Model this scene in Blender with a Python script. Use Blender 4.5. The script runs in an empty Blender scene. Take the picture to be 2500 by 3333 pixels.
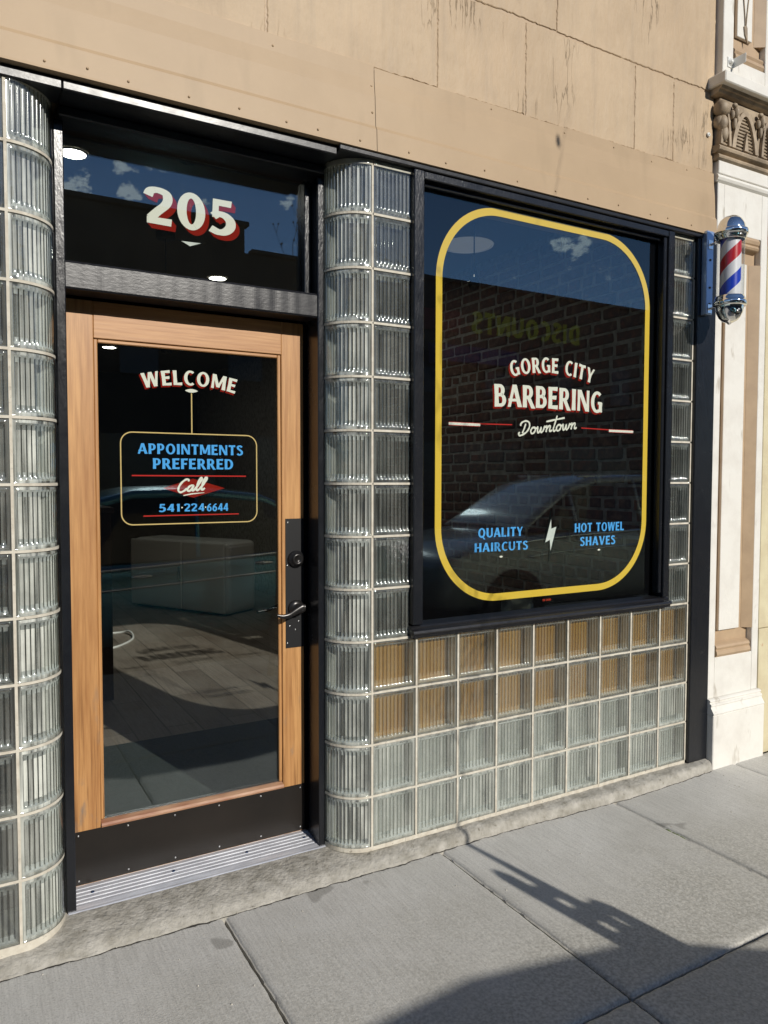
import bpy, bmesh, math, random
from mathutils import Vector, Matrix, noise
random.seed(7)
R = math.radians
S = bpy.context.scene
COL = S.collection

# ------------------------------------------------------------------ helpers
def V(*a): return Vector(a)

class MB:
    """collects shapes into one bmesh"""
    def __init__(s): s.bm = bmesh.new(); s.mi = 0
    def _fin(s, n0):
        s.bm.faces.ensure_lookup_table()
        for f in s.bm.faces[n0:]: f.material_index = s.mi
    def box(s, x0, x1, y0, y1, z0, z1, bev=0.0, seg=1):
        n0 = len(s.bm.faces)
        if bev <= 0:
            vs = [s.bm.verts.new((x, y, z)) for z in (z0, z1) for y in (y0, y1) for x in (x0, x1)]
            for q in ((0,2,3,1),(4,5,7,6),(0,1,5,4),(2,6,7,3),(0,4,6,2),(1,3,7,5)):
                s.bm.faces.new([vs[i] for i in q])
        else:
            t = bmesh.new()
            bmesh.ops.create_cube(t, size=1)
            for v in t.verts:
                v.co = V((x0+x1)/2+v.co.x*(x1-x0), (y0+y1)/2+v.co.y*(y1-y0), (z0+z1)/2+v.co.z*(z1-z0))
            b = min(bev, .45*min(x1-x0, y1-y0, z1-z0))
            bmesh.ops.bevel(t, geom=t.edges[:], offset=b, segments=seg, affect='EDGES', profile=.5)
            s.join(t)
        s._fin(n0); return s
    def join(s, t, M=None):
        n0 = len(s.bm.faces)
        mp = {}
        for v in t.verts: mp[v] = s.bm.verts.new(M @ v.co if M else v.co)
        for f in t.faces:
            try:
                g = s.bm.faces.new([mp[v] for v in f.verts]); g.smooth = f.smooth
            except ValueError: pass
        t.free(); s._fin(n0); return s
    def poly(s, pts):
        n0 = len(s.bm.faces)
        s.bm.faces.new([s.bm.verts.new(p) for p in pts]); s._fin(n0); return s
    def prism(s, pts, d):
        """pts planar loop (3d), extruded by vector d"""
        n0 = len(s.bm.faces)
        a = [s.bm.verts.new(p) for p in pts]; b = [s.bm.verts.new(V(*p)+V(*d)) for p in pts]
        n = len(a)
        s.bm.faces.new(a[::-1]); s.bm.faces.new(b)
        for i in range(n): s.bm.faces.new([a[i], a[(i+1)%n], b[(i+1)%n], b[i]])
        s._fin(n0); return s
    def lathe(s, prof, M=None, seg=32, smooth=True):
        """prof: list of (r,z) round local z"""
        n0 = len(s.bm.faces); M = M or Matrix()
        rings = []
        for r, z in prof:
            if r < 1e-6: rings.append([s.bm.verts.new(M @ V(0,0,z))])
            else: rings.append([s.bm.verts.new(M @ V(r*math.cos(2*math.pi*k/seg), r*math.sin(2*math.pi*k/seg), z)) for k in range(seg)])
        for a, b in zip(rings, rings[1:]):
            for k in range(seg):
                k2 = (k+1) % seg
                if len(a) == 1 and len(b) == 1: continue
                if len(a) == 1: f = s.bm.faces.new([a[0], b[k2], b[k]])
                elif len(b) == 1: f = s.bm.faces.new([a[k], a[k2], b[0]])
                else: f = s.bm.faces.new([a[k], a[k2], b[k2], b[k]])
                f.smooth = smooth
        s._fin(n0); return s
    def tube(s, pts, rad, seg=8, caps=True):
        n0 = len(s.bm.faces)
        pts = [V(*p) for p in pts]
        rads = rad if isinstance(rad, (list, tuple)) else [rad]*len(pts)
        up = V(0,0,1); rings = []
        for i, p in enumerate(pts):
            d = (pts[min(i+1, len(pts)-1)]-pts[max(i-1, 0)]).normalized()
            a = d.cross(up)
            if a.length < 1e-3: a = d.cross(V(1,0,0))
            a.normalize(); b = d.cross(a).normalized()
            rings.append([s.bm.verts.new(p+rads[i]*(a*math.cos(2*math.pi*k/seg)+b*math.sin(2*math.pi*k/seg))) for k in range(seg)])
        for a, b in zip(rings, rings[1:]):
            for k in range(seg):
                f = s.bm.faces.new([a[k], a[(k+1)%seg], b[(k+1)%seg], b[k]]); f.smooth = True
        if caps and seg > 2:
            s.bm.faces.new(rings[0][::-1]); s.bm.faces.new(rings[-1])
        s._fin(n0); return s
    def ball(s, c, r, sc=(1,1,1), sub=2):
        n0 = len(s.bm.faces)
        t = bmesh.new(); bmesh.ops.create_icosphere(t, subdivisions=sub, radius=1)
        for f in t.faces: f.smooth = True
        s.join(t, Matrix.Translation(c) @ Matrix.Diagonal((r*sc[0], r*sc[1], r*sc[2], 1)))
        s._fin(n0); return s
    def build(s, name, mats, parent=None, normals=True):
        if normals: bmesh.ops.recalc_face_normals(s.bm, faces=s.bm.faces[:])
        me = bpy.data.meshes.new(name); s.bm.to_mesh(me); s.bm.free()
        for m in (mats if isinstance(mats, (list, tuple)) else [mats]): me.materials.append(m)
        o = bpy.data.objects.new(name, me); COL.objects.link(o)
        if parent: put(o, parent)
        return o

def put(o, parent):
    o.parent = parent
    o.matrix_parent_inverse = Matrix()
    if parent is not None:
        # meshes are written in world coordinates: subtract the chain of parents
        q = V(0,0,0); p = parent
        while p is not None: q += p.location; p = p.parent
        o.location = o.location - q

def thing(name, label, cat, loc=(0,0,0), group=None):
    o = bpy.data.objects.new(name, None); COL.objects.link(o)
    o.location = loc; o.empty_display_size = .1
    return tag(o, label, cat, group)
def tag(o, label, cat, group=None):
    o['label'] = label; o['category'] = cat
    if group: o['group'] = group
    return o
def struct(o): o['kind'] = 'structure'; return o

# ------------------------------------------------------------------ materials
def new_mat(name):
    m = bpy.data.materials.new(name); m.use_nodes = True
    n = m.node_tree.nodes; n.clear()
    return m, n, m.node_tree.links
def N(n, t, **k):
    x = n.new(t)
    for a, b in k.items():
        if a.startswith('i_'):
            x.inputs[a[2:].replace('_', ' ')].default_value = b
        else: setattr(x, a, b)
    return x
def rgb(r, g, b): return (r, g, b, 1)
def math_(n, l, op, a, b=None, clamp=False):
    x = n.new('ShaderNodeMath'); x.operation = op; x.use_clamp = clamp
    for i, v in enumerate((a, b)):
        if v is None: continue
        if isinstance(v, (int, float)): x.inputs[i].default_value = v
        else: l.new(v, x.inputs[i])
    return x.outputs[0]
def mixc(n, l, f, a, b):
    x = n.new('ShaderNodeMix'); x.data_type = 'RGBA'
    for i, v in ((0, f), (6, a), (7, b)):
        if isinstance(v, (int, float, tuple)): x.inputs[i].default_value = v
        else: l.new(v, x.inputs[i])
    return x.outputs[2]
def ramp(n, l, v, stops):
    x = n.new('ShaderNodeValToRGB'); l.new(v, x.inputs[0])
    e = x.color_ramp.elements
    while len(e) < len(stops): e.new(.5)
    for q, (p, c) in zip(e, stops):
        q.position = p; q.color = c if isinstance(c, tuple) else (c, c, c, 1)
    return x.outputs[0]
def tex(n, l, scale, kind='Noise', stretch=(1,1,1), detail=4, rough=.6, off=(0,0,0), **k):
    tc = n.new('ShaderNodeTexCoord'); mp = n.new('ShaderNodeMapping')
    mp.inputs['Scale'].default_value = stretch; mp.inputs['Location'].default_value = off
    geo = n.new('ShaderNodeNewGeometry')
    l.new(geo.outputs['Position'] if k.get('world') else tc.outputs['Object'], mp.inputs[0])
    t = n.new('ShaderNodeTex'+kind)
    l.new(mp.outputs[0], t.inputs['Vector']); t.inputs['Scale'].default_value = scale
    if kind == 'Noise': t.inputs['Detail'].default_value = detail; t.inputs['Roughness'].default_value = rough
    return t.outputs['Distance'] if kind == 'Voronoi' else t.outputs[0]

def pmat(name, col, rough=.5, metal=0, spec=.5, col2=None, nscale=8, nst=(1,1,1), bump=0, bscale=60, bst=(1,1,1), bdist=.002,
         speck=None, coat=0, world=True, var=(.35,.65), rvar=0, emit=None):
    m, n, l = new_mat(name)
    p = N(n, 'ShaderNodeBsdfPrincipled'); o = N(n, 'ShaderNodeOutputMaterial'); l.new(p.outputs[0], o.inputs[0])
    p.inputs['Base Color'].default_value = rgb(*col); p.inputs['Roughness'].default_value = rough
    p.inputs['Metallic'].default_value = metal; p.inputs['Specular IOR Level'].default_value = spec
    if coat: p.inputs['Coat Weight'].default_value = coat; p.inputs['Coat Roughness'].default_value = .08
    if col2:
        f = ramp(n, l, tex(n, l, nscale, stretch=nst, world=world, detail=6), [(var[0], 0.0), (var[1], 1.0)])
        c = mixc(n, l, f, rgb(*col), rgb(*col2))
        if speck:
            f2 = ramp(n, l, tex(n, l, speck[0], world=world, detail=3, stretch=speck[4] if len(speck) > 4 else (1,1,1)), [(speck[1], 0.0), (speck[2], 1.0)])
            c = mixc(n, l, f2, c, rgb(*speck[3]))
        l.new(c, p.inputs['Base Color'])
    if rvar:
        f = tex(n, l, nscale*1.7, world=world, detail=5)
        l.new(math_(n, l, 'ADD', math_(n, l, 'MULTIPLY', f, rvar), rough-rvar/2), p.inputs['Roughness'])
    if bump:
        b = N(n, 'ShaderNodeBump'); b.inputs['Strength'].default_value = bump; b.inputs['Distance'].default_value = bdist
        l.new(tex(n, l, bscale, stretch=bst, world=world, detail=5), b.inputs['Height']); l.new(b.outputs[0], p.inputs['Normal'])
    if emit:
        p.inputs['Emission Color'].default_value = rgb(*emit[:3]); p.inputs['Emission Strength'].default_value = emit[3]
    return m

def schlick(n, l, f0=.04, mult=1.0):
    g = N(n, 'ShaderNodeNewGeometry'); d = N(n, 'ShaderNodeVectorMath', operation='DOT_PRODUCT')
    l.new(g.outputs['Incoming'], d.inputs[0]); l.new(g.outputs['Normal'], d.inputs[1])
    c = math_(n, l, 'ABSOLUTE', d.outputs['Value'])
    p = math_(n, l, 'POWER', math_(n, l, 'SUBTRACT', 1.0, c, True), 5.0)
    return math_(n, l, 'MULTIPLY', math_(n, l, 'ADD', math_(n, l, 'MULTIPLY', p, 1-f0), f0), mult, True), c

def glass_mat(name, tint, f0=.06, mult=1.0, rough=0.0, edge=None, refr=0.0, dirt=0.0, bump=0, bscale=20, bst=(1,1,1), gtint=(1,1,1), lit_streak=False, specks=0):
    m, n, l = new_mat(name)
    o = N(n, 'ShaderNodeOutputMaterial')
    F, c = schlick(n, l, f0, mult)
    t = N(n, 'ShaderNodeBsdfTransparent')
    if edge: l.new(mixc(n, l, math_(n, l, 'POWER', c, .6), rgb(*edge), rgb(*tint)), t.inputs[0])
    else: t.inputs[0].default_value = rgb(*tint)
    g = N(n, 'ShaderNodeBsdfGlossy'); g.inputs['Roughness'].default_value = rough; g.inputs[0].default_value = rgb(*gtint)
    if bump:
        b = N(n, 'ShaderNodeBump'); b.inputs['Strength'].default_value = bump; b.inputs['Distance'].default_value = .002
        l.new(tex(n, l, bscale, stretch=bst, world=True, detail=2), b.inputs['Height']); l.new(b.outputs[0], g.inputs['Normal'])
    body = t.outputs[0]
    if refr:
        r = N(n, 'ShaderNodeBsdfRefraction'); r.inputs['IOR'].default_value = 1.45; r.inputs['Roughness'].default_value = .03
        r.inputs[0].default_value = rgb(*tint)
        x = N(n, 'ShaderNodeMixShader'); x.inputs[0].default_value = refr
        l.new(body, x.inputs[1]); l.new(r.outputs[0], x.inputs[2]); body = x.outputs[0]
    if dirt:  # pale diffuse share: dirt on panes, milky scatter on block ribs
        d = N(n, 'ShaderNodeBsdfDiffuse'); d.inputs[0].default_value = rgb(.75,.78,.74)
        x = N(n, 'ShaderNodeMixShader')
        k = ramp(n, l, tex(n, l, 9, world=True, detail=7, rough=.7), [(.35, .25), (.75, 1.0)])
        if lit_streak:  # block ribs: pale streaks paint in the sunlight caught inside
            d.inputs[0].default_value = rgb(.90,.89,.82)
            k = ramp(n, l, tex(n, l, 46, world=True, detail=3, rough=.6, stretch=(1,1,.035)), [(.36, .12 if 'curve' in name else .30), (.60, 1.0)])
            k2 = ramp(n, l, tex(n, l, 7, world=True, detail=5, rough=.6, stretch=(1,1,.8)), [(.36, .55), (.66, 1.0)])
            oi = N(n, 'ShaderNodeObjectInfo')
            k = math_(n, l, 'MULTIPLY', math_(n, l, 'MULTIPLY', k, k2), math_(n, l, 'ADD', math_(n, l, 'MULTIPLY', oi.outputs['Random'], .8), .65))
        kk = math_(n, l, 'MULTIPLY', k, dirt)
        if specks:
            sk = ramp(n, l, tex(n, l, 75, world=True, detail=1, off=(5,0,2)), [(.735, 0.0), (.77, 1.0)])
            sm = ramp(n, l, tex(n, l, 5, world=True, detail=6, rough=.7, stretch=(1.6,1,.35), off=(1,0,8)), [(.56, 0.0), (.80, 1.0)])
            kk = math_(n, l, 'ADD', kk, math_(n, l, 'ADD', math_(n, l, 'MULTIPLY', sk, specks), math_(n, l, 'MULTIPLY', sm, specks*.10)))
        l.new(kk, x.inputs[0])
        l.new(body, x.inputs[1]); l.new(d.outputs[0], x.inputs[2]); body = x.outputs[0]
    x = N(n, 'ShaderNodeMixShader'); l.new(F, x.inputs[0]); l.new(body, x.inputs[1]); l.new(g.outputs[0], x.inputs[2])
    l.new(x.outputs[0], o.inputs[0])
    return m

M = {}
M['tan'] = pmat('tan paint', (.42,.31,.20), .55, col2=(.46,.335,.215), nscale=2.5, bump=.12, bscale=35, bdist=.004, speck=(14,.66,.80,(.40,.30,.20)))
M['black'] = pmat('black gloss paint', (.010,.011,.015), .26, spec=.5, bump=.5, bscale=90, bst=(1,1,1), bdist=.0015, rvar=.18)
M['black_wood'] = pmat('black gloss paint on weathered timber', (.010,.010,.012), .32, spec=.5, bump=.14, bscale=80, bst=(.6,1,1.2), bdist=.003, rvar=.2)
M['black_vert'] = pmat('black gloss paint on upright timber', (.010,.011,.014), .24, spec=.5, bump=.4, bscale=90, bst=(1.3,1.3,.45), bdist=.0025, rvar=.2)
M['black_sheet'] = pmat('black window vinyl', (.003,.003,.0035), .8, spec=0)
M['mortar'] = pmat('cream mortar', (.66,.62,.52), .85, col2=(.52,.47,.38), nscale=22, bump=.7, bscale=70, bdist=.003, speck=(60,.63,.75,(.34,.30,.24)))
def block_mats(tag_, rib, back, side, refr, groove):
    M['bg_'+tag_] = glass_mat('block face glass '+tag_, (.975,.99,.98), f0=.05, mult=1.1, rough=.04, edge=(.55,.60,.58), bump=.35, bscale=30)
    M['br_'+tag_] = glass_mat('ribbed block glass '+tag_, (.955,.975,.965), f0=.11, mult=1.3, rough=.10, edge=(.44,.455,.43), refr=refr, dirt=rib, lit_streak=True)
    M['bv_'+tag_] = glass_mat('darkened groove of block glass '+tag_, groove, f0=.05, mult=1.1, rough=.06, edge=tuple(c*.6 for c in groove), dirt=.05)  # tinted dark to draw the shade lines between flutes
    M['be_'+tag_] = glass_mat('lightened flute ends '+tag_, (.955,.975,.965), f0=.10, mult=1.3, rough=.10, edge=(.5,.54,.52), dirt=min(.85, rib*1.5+.12))  # ends whitened: the light they catch is put into the colour
    M['bb_'+tag_] = glass_mat('block back glass '+tag_, (.95,.97,.96), f0=.05, rough=.08, edge=(.6,.64,.62), dirt=back)
    M['bs_'+tag_] = pmat('frosted block edge '+tag_, side, .3, col2=tuple(c*.82 for c in side), nscale=25, bump=.4, bscale=40)
block_mats('low', .58, .60, (.90,.885,.82), .10, (.70,.70,.65))
block_mats('amber', .19, .05, (.90,.86,.74), .38, (.62,.54,.40))
block_mats('dark', .22, .10, (.62,.63,.60), .22, (.44,.45,.43))
block_mats('curve', .90, .45, (.88,.88,.83), .12, (.50,.50,.47))
M['pane'] = glass_mat('window glass', (.93,.95,.94), f0=.075, mult=1.3, dirt=.0012, gtint=(.68,.90,1.0))
M['doorpane'] = glass_mat('door glass', (.92,.94,.93), f0=.075, mult=1.12, dirt=.0008, gtint=(.85,.95,1.0))
M['transpane'] = glass_mat('transom glass', (.9,.92,.91), f0=.08, mult=1.4, dirt=.003, gtint=(.74,.92,1.0))
M['cream'] = pmat('cream sign paint', (.84,.84,.72), .4, spec=0)
M['silverleaf'] = pmat('silver leaf', (.62,.68,.62), .35, col2=(.75,.78,.72), nscale=30, spec=0)
M['red'] = pmat('red sign paint', (.26,.016,.009), .9, spec=0)
M['redline'] = pmat('bright red sign paint', (.55,.035,.03), .4, spec=0)
M['blue'] = pmat('sky blue sign paint', (.10,.44,.93), .4, spec=0)
M['yellow'] = pmat('yellow sign paint', (.80,.55,.07), .4, spec=0)
M['gold'] = pmat('pale gold sign paint', (.72,.53,.22), .4, spec=0)
M['signblack'] = pmat('black outline paint', (.005,.006,.006), .5, spec=0)
M['signorange'] = pmat('tiny red maker mark', (.6,.06,.03), .5, spec=0)
M['kick'] = pmat('dark bronze plate', (.013,.011,.0095), .36, metal=0, spec=.3, col2=(.020,.016,.013), nscale=3, bump=.12, bscale=12, bdist=.003, rvar=.2)
M['lockblack'] = pmat('flat black metal', (.012,.012,.013), .45, spec=.4)
M['lever'] = pmat('aged bronze lever', (.035,.033,.032), .28, metal=.6, spec=.6)
M['steel'] = pmat('bright steel', (.6,.6,.6), .3, metal=1)
M['alu'] = pmat('fluted aluminium', (.85,.86,.90), .36, metal=.55, col2=(.62,.63,.67), nscale=60, nst=(.15,1,1), bump=.06, bscale=160, bst=(.1,1,1), bdist=.001, rvar=.15)
M['chrome'] = pmat('chrome', (.86,.87,.88), .06, metal=1)
M['bracketpaint'] = pmat('glossy pole bracket', (.42,.54,.74), .2, metal=.6)
M['white'] = pmat('white stone paint', (.76,.74,.68), .6, col2=(.66,.63,.57), nscale=6, var=(.45,.75), bump=.35, bscale=26, bdist=.005, speck=(9,.63,.72,(.50,.46,.39),(1.6,1.6,.5)))
M['tanmould'] = pmat('tan moulding paint', (.48,.345,.215), .55, col2=(.41,.29,.18), nscale=9, bump=.2, bscale=50)
M['tandark'] = pmat('grey tan capital paint', (.44,.345,.235), .6, col2=(.24,.185,.125), nscale=14, bump=.4, bscale=40)
M['cremewall'] = pmat('pale yellow wall paint', (.66,.60,.40), .7, col2=(.56,.48,.31), nscale=6, bump=.3, bscale=25, speck=(8,.66,.72,(.5,.33,.2)))
M['ledge'] = pmat('worn ledge concrete', (.47,.445,.39), .95, col2=(.30,.28,.235), nscale=19, bump=.9, bscale=55, bdist=.010, speck=(38,.65,.76,(.18,.165,.13)))
M['asphalt'] = pmat('asphalt', (.05,.05,.052), .9, col2=(.035,.035,.036), nscale=30, bump=.6, bscale=150)
M['floorwood'] = None
M['rug'] = pmat('dark ribbed mat', (.058,.070,.066), .95, col2=(.040,.050,.047), nscale=60, bump=.8, bscale=250, bdist=.004)
M['darkwall'] = pmat('dark interior paint', (.018,.017,.016), .8)
M['ceil'] = pmat('dark olive ceiling', (.17,.15,.115), .9)
M['panelwood'] = pmat('orange wood board', (.92,.53,.15), .5, col2=(.74,.38,.09), nscale=7, nst=(3,1,.4))
M['greyboard'] = pmat('grey base board', (.50,.50,.51), .6, col2=(.40,.40,.41), nscale=5)
M['postwood'] = pmat('dark brown wood', (.07,.036,.02), .5, col2=(.045,.022,.012), nscale=10, nst=(6,6,.6))
M['offwhite'] = pmat('off white enamel', (.78,.78,.74), .35)
M['cable'] = pmat('white cable', (.7,.7,.68), .5)
M['lamp'] = pmat('lit lamp disc', (.9,.9,.85), .5, emit=(1,.97,.86,20))
M['disc'] = pmat('faintly glowing ceiling plate', (.55,.55,.52), .6, emit=(1,.97,.9,.10))  # slight emission put in to lift the plate's brightness, not a lamp
M['bulb'] = glass_mat('amber bulb glass', (.42,.38,.30), f0=.06, mult=1.2)
M['leather'] = pmat('tan leather', (.30,.13,.03), .4)
M['bark'] = pmat('tree bark', (.10,.075,.055), .9, col2=(.06,.045,.035), nscale=20)
M['stake'] = pmat('weathered stake', (.22,.16,.10), .8)
M['rubber'] = pmat('black rubber', (.02,.02,.02), .7)
M['teal'] = pmat('dark teal car paint', (.08,.32,.40), .2, metal=.5, spec=.6, coat=1.0)
M['silver'] = pmat('silver car paint', (.38,.38,.385), .2, metal=.2, coat=.8)
M['carglass'] = pmat('dark car glass', (.008,.009,.010), .04, spec=.6)
M['plastic'] = pmat('dark car trim', (.015,.015,.015), .5)
M['lampglass'] = pmat('headlamp lens', (.6,.6,.6), .08)
M['tail'] = pmat('red tail lamp', (.25,.01,.01), .15)
M['farwall'] = pmat('brown brick building', (.075,.058,.042), .85, col2=(.055,.042,.032), nscale=1.0)
M['farwin'] = pmat('far dark windows', (.02,.022,.025), .15)
M['signyellow'] = pmat('yellow store letters', (.95,.72,.04), .8)
M['signred'] = pmat('red store sign', (.30,.02,.02), .5)
M['awning'] = pmat('blue awning cloth', (.02,.035,.18), .7)
M['moss'] = pmat('green moss', (.10,.14,.03), .95, bump=.8, bscale=200)
M['debris'] = pmat('pale grit', (.62,.58,.5), .9)

def sidewalk_mat():
    m, n, l = new_mat('brushed concrete')
    p = N(n, 'ShaderNodeBsdfPrincipled'); o = N(n, 'ShaderNodeOutputMaterial'); l.new(p.outputs[0], o.inputs[0])
    p.inputs['Roughness'].default_value = .88; p.inputs['Specular IOR Level'].default_value = .3
    a = tex(n, l, 1.6, world=True, detail=6, rough=.65)
    c = mixc(n, l, ramp(n, l, a, [(.32, 0.0), (.68, 1.0)]), rgb(.535,.52,.475), rgb(.66,.645,.60))
    # per-slab tone comes from big noise; fine aggregate speckle, dark pits, brush lines
    sp = tex(n, l, 170, world=True, detail=3)
    c = mixc(n, l, ramp(n, l, sp, [(.50, 0.0), (.78, .55)]), c, rgb(.20,.19,.165))
    sp2 = tex(n, l, 120, world=True, detail=2, off=(3,1,0))
    c = mixc(n, l, ramp(n, l, sp2, [(.58, 0.0), (.78, .6)]), c, rgb(.62,.60,.55))
    br = tex(n, l, 60, world=True, detail=3, stretch=(3.2,.16,1))
    c = mixc(n, l, ramp(n, l, br, [(.42, 0.0), (.75, .30)]), c, rgb(.22,.21,.19))
    gg = N(n, 'ShaderNodeNewGeometry'); sx = N(n, 'ShaderNodeSeparateXYZ'); l.new(gg.outputs['Position'], sx.inputs[0])
    wn = tex(n, l, 2.2, world=True, detail=5, off=(1,5,0))
    wear = ramp(n, l, math_(n, l, 'ADD', math_(n, l, 'MULTIPLY', sx.outputs['Y'], -.9), math_(n, l, 'MULTIPLY', math_(n, l, 'SUBTRACT', wn, .5), 1.3)), [(.22, 0.0), (.75, 1.0)])
    sp3 = ramp(n, l, tex(n, l, 95, world=True, detail=4, rough=.7, off=(9,4,0)), [(.40, 0.0), (.62, 1.0)])
    c = mixc(n, l, math_(n, l, 'MULTIPLY', wear, .55), c, mixc(n, l, sp3, rgb(.25,.235,.19), rgb(.60,.58,.51)))
    st = tex(n, l, 4.5, world=True, detail=2, off=(7,2,0))
    c = mixc(n, l, ramp(n, l, st, [(.70, 0.0), (.73, .5)]), c, rgb(.17,.16,.14))
    st2 = tex(n, l, .9, world=True, detail=5, off=(3,8,0))
    c = mixc(n, l, ramp(n, l, st2, [(.50, 0.0), (.72, .35)]), c, rgb(.36,.34,.29))
    # grime gathering in the worn outer half of each slab
    l.new(c, p.inputs['Base Color'])
    b = N(n, 'ShaderNodeBump'); b.inputs['Strength'].default_value = .5; b.inputs['Distance'].default_value = .003
    h = math_(n, l, 'ADD', math_(n, l, 'MULTIPLY', br, .6), sp)
    l.new(h, b.inputs['Height']); l.new(b.outputs[0], p.inputs['Normal'])
    return m
M['sidewalk'] = sidewalk_mat()

def wood_mat(name, a, b, vertical=True):
    m, n, l = new_mat(name)
    p = N(n, 'ShaderNodeBsdfPrincipled'); o = N(n, 'ShaderNodeOutputMaterial'); l.new(p.outputs[0], o.inputs[0])
    p.inputs['Roughness'].default_value = .42; p.inputs['Coat Weight'].default_value = .25; p.inputs['Coat Roughness'].default_value = .25
    st = (1,1,.05) if vertical else (.05,1,1)
    w = tex(n, l, 85, world=True, stretch=st, detail=5)
    c = mixc(n, l, ramp(n, l, w, [(.35, 0.0), (.70, 1.0)]), rgb(*a), rgb(*b))
    w2 = tex(n, l, 9, world=True, stretch=st, detail=3)
    c = mixc(n, l, ramp(n, l, w2, [(.4, 0.0), (.8, .7)]), c, rgb(b[0]*.80, b[1]*.66, b[2]*.52))
    # scuffs: grey worn patches low down
    g = N(n, 'ShaderNodeNewGeometry'); sx = N(n, 'ShaderNodeSeparateXYZ'); l.new(g.outputs['Position'], sx.inputs[0])
    low = math_(n, l, 'MULTIPLY', math_(n, l, 'SUBTRACT', .95, sx.outputs['Z']), 1.5, True)
    gl_ = ramp(n, l, tex(n, l, 120, world=True, stretch=(1,1,.022) if vertical else (.022,1,1), detail=4, off=(3,1,0)), [(.54, 0.0), (.66, 1.0)])
    c = mixc(n, l, math_(n, l, 'MULTIPLY', gl_, math_(n, l, 'ADD', math_(n, l, 'MULTIPLY', low, .75), .20)), c, rgb(.20,.085,.025))
    sc = ramp(n, l, tex(n, l, 16, world=True, stretch=(1,1,.35), detail=5), [(.58, 0.0), (.68, 1.0)])
    c = mixc(n, l, math_(n, l, 'MULTIPLY', math_(n, l, 'MULTIPLY', low, sc), .8, True), c, rgb(.22,.17,.13))
    kn = ramp(n, l, tex(n, l, 3.2, world=True, stretch=(1,1,.5), detail=1), [(.74, 0.0), (.80, .8)])
    c = mixc(n, l, kn, c, rgb(.30,.07,.025))
    l.new(c, p.inputs['Base Color'])
    bp = N(n, 'ShaderNodeBump'); bp.inputs['Strength'].default_value = .25; bp.inputs['Distance'].default_value = .001
    l.new(w, bp.inputs['Height']); l.new(bp.outputs[0], p.inputs['Normal'])
    return m
M['fir'] = wood_mat('varnished fir upright', (.60,.325,.125), (.37,.175,.060))
M['firh'] = wood_mat('varnished fir crosswise', (.61,.335,.135), (.40,.19,.066), False)

def plank_mat():
    m, n, l = new_mat('grey brown plank floor')
    p = N(n, 'ShaderNodeBsdfPrincipled'); o = N(n, 'ShaderNodeOutputMaterial'); l.new(p.outputs[0], o.inputs[0])
    p.inputs['Roughness'].default_value = .5
    tc = N(n, 'ShaderNodeNewGeometry'); mp = N(n, 'ShaderNodeMapping'); mp.inputs['Rotation'].default_value = (0,0,R(90))
    l.new(tc.outputs['Position'], mp.inputs[0])
    b = N(n, 'ShaderNodeTexBrick'); l.new(mp.outputs[0], b.inputs['Vector'])
    b.inputs['Scale'].default_value = 1; b.inputs['Brick Width'].default_value = 1.2; b.inputs['Row Height'].default_value = .18
    b.inputs['Mortar Size'].default_value = .004
    b.inputs['Color1'].default_value = rgb(.21,.165,.13); b.inputs['Color2'].default_value = rgb(.36,.30,.25); b.inputs['Mortar'].default_value = rgb(.05,.04,.03)
    g = tex(n, l, 30, world=True, stretch=(3,.18,1), detail=5)
    g2 = tex(n, l, 3, world=True, stretch=(1,.6,1), detail=5)
    c = mixc(n, l, ramp(n, l, g, [(.35, 0.0), (.7, .6)]), b.outputs[0], rgb(.10,.075,.055))
    c = mixc(n, l, ramp(n, l, g2, [(.35, 0.0), (.7, .55)]), c, rgb(.38,.34,.295))
    l.new(c, p.inputs['Base Color']); return m
M['floorwood'] = plank_mat()

def brick_mat():
    m, n, l = new_mat('old dark brick')
    p = N(n, 'ShaderNodeBsdfPrincipled'); o = N(n, 'ShaderNodeOutputMaterial'); l.new(p.outputs[0], o.inputs[0])
    p.inputs['Roughness'].default_value = .9
    a = tex(n, l, 14, world=True, detail=5)
    r = ramp(n, l, a, [(.3, (.27,.105,.07,1)), (.5, (.13,.07,.055,1)), (.7, (.30,.17,.12,1))])
    l.new(r, p.inputs['Base Color'])
    b = N(n, 'ShaderNodeBump'); b.inputs['Strength'].default_value = .8; b.inputs['Distance'].default_value = .008
    l.new(tex(n, l, 30, world=True, detail=6), b.inputs['Height']); l.new(b.outputs[0], p.inputs['Normal'])
    return m
M['brick'] = brick_mat()
M['oldmortar'] = pmat('old grey mortar', (.50,.46,.42), .95, col2=(.26,.235,.21), nscale=20, bump=.8, bscale=60, bdist=.006)

# ------------------------------------------------------------------ camera
cam = bpy.data.cameras.new('camera'); co = bpy.data.objects.new('camera', cam); COL.objects.link(co)
F, w_, C_ = 2442.409, (.0442647, -.5211518, -.0102763), (-1.39188, -2.50996, 1.44339)
cam.sensor_fit = 'VERTICAL'; cam.sensor_height = 36; cam.lens = F/3333*36; cam.clip_start = .05; cam.clip_end = 600
def rot(w):
    t = math.sqrt(sum(a*a for a in w)); return Matrix.Rotation(t, 3, V(*w)/t)
Rm = rot(w_) @ Matrix(((1,0,0),(0,0,-1),(0,1,0)))
co.matrix_world = Matrix.Translation(C_) @ Matrix((Rm[0], -Rm[1], -Rm[2])).transposed().to_4x4()
S.camera = co

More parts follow.
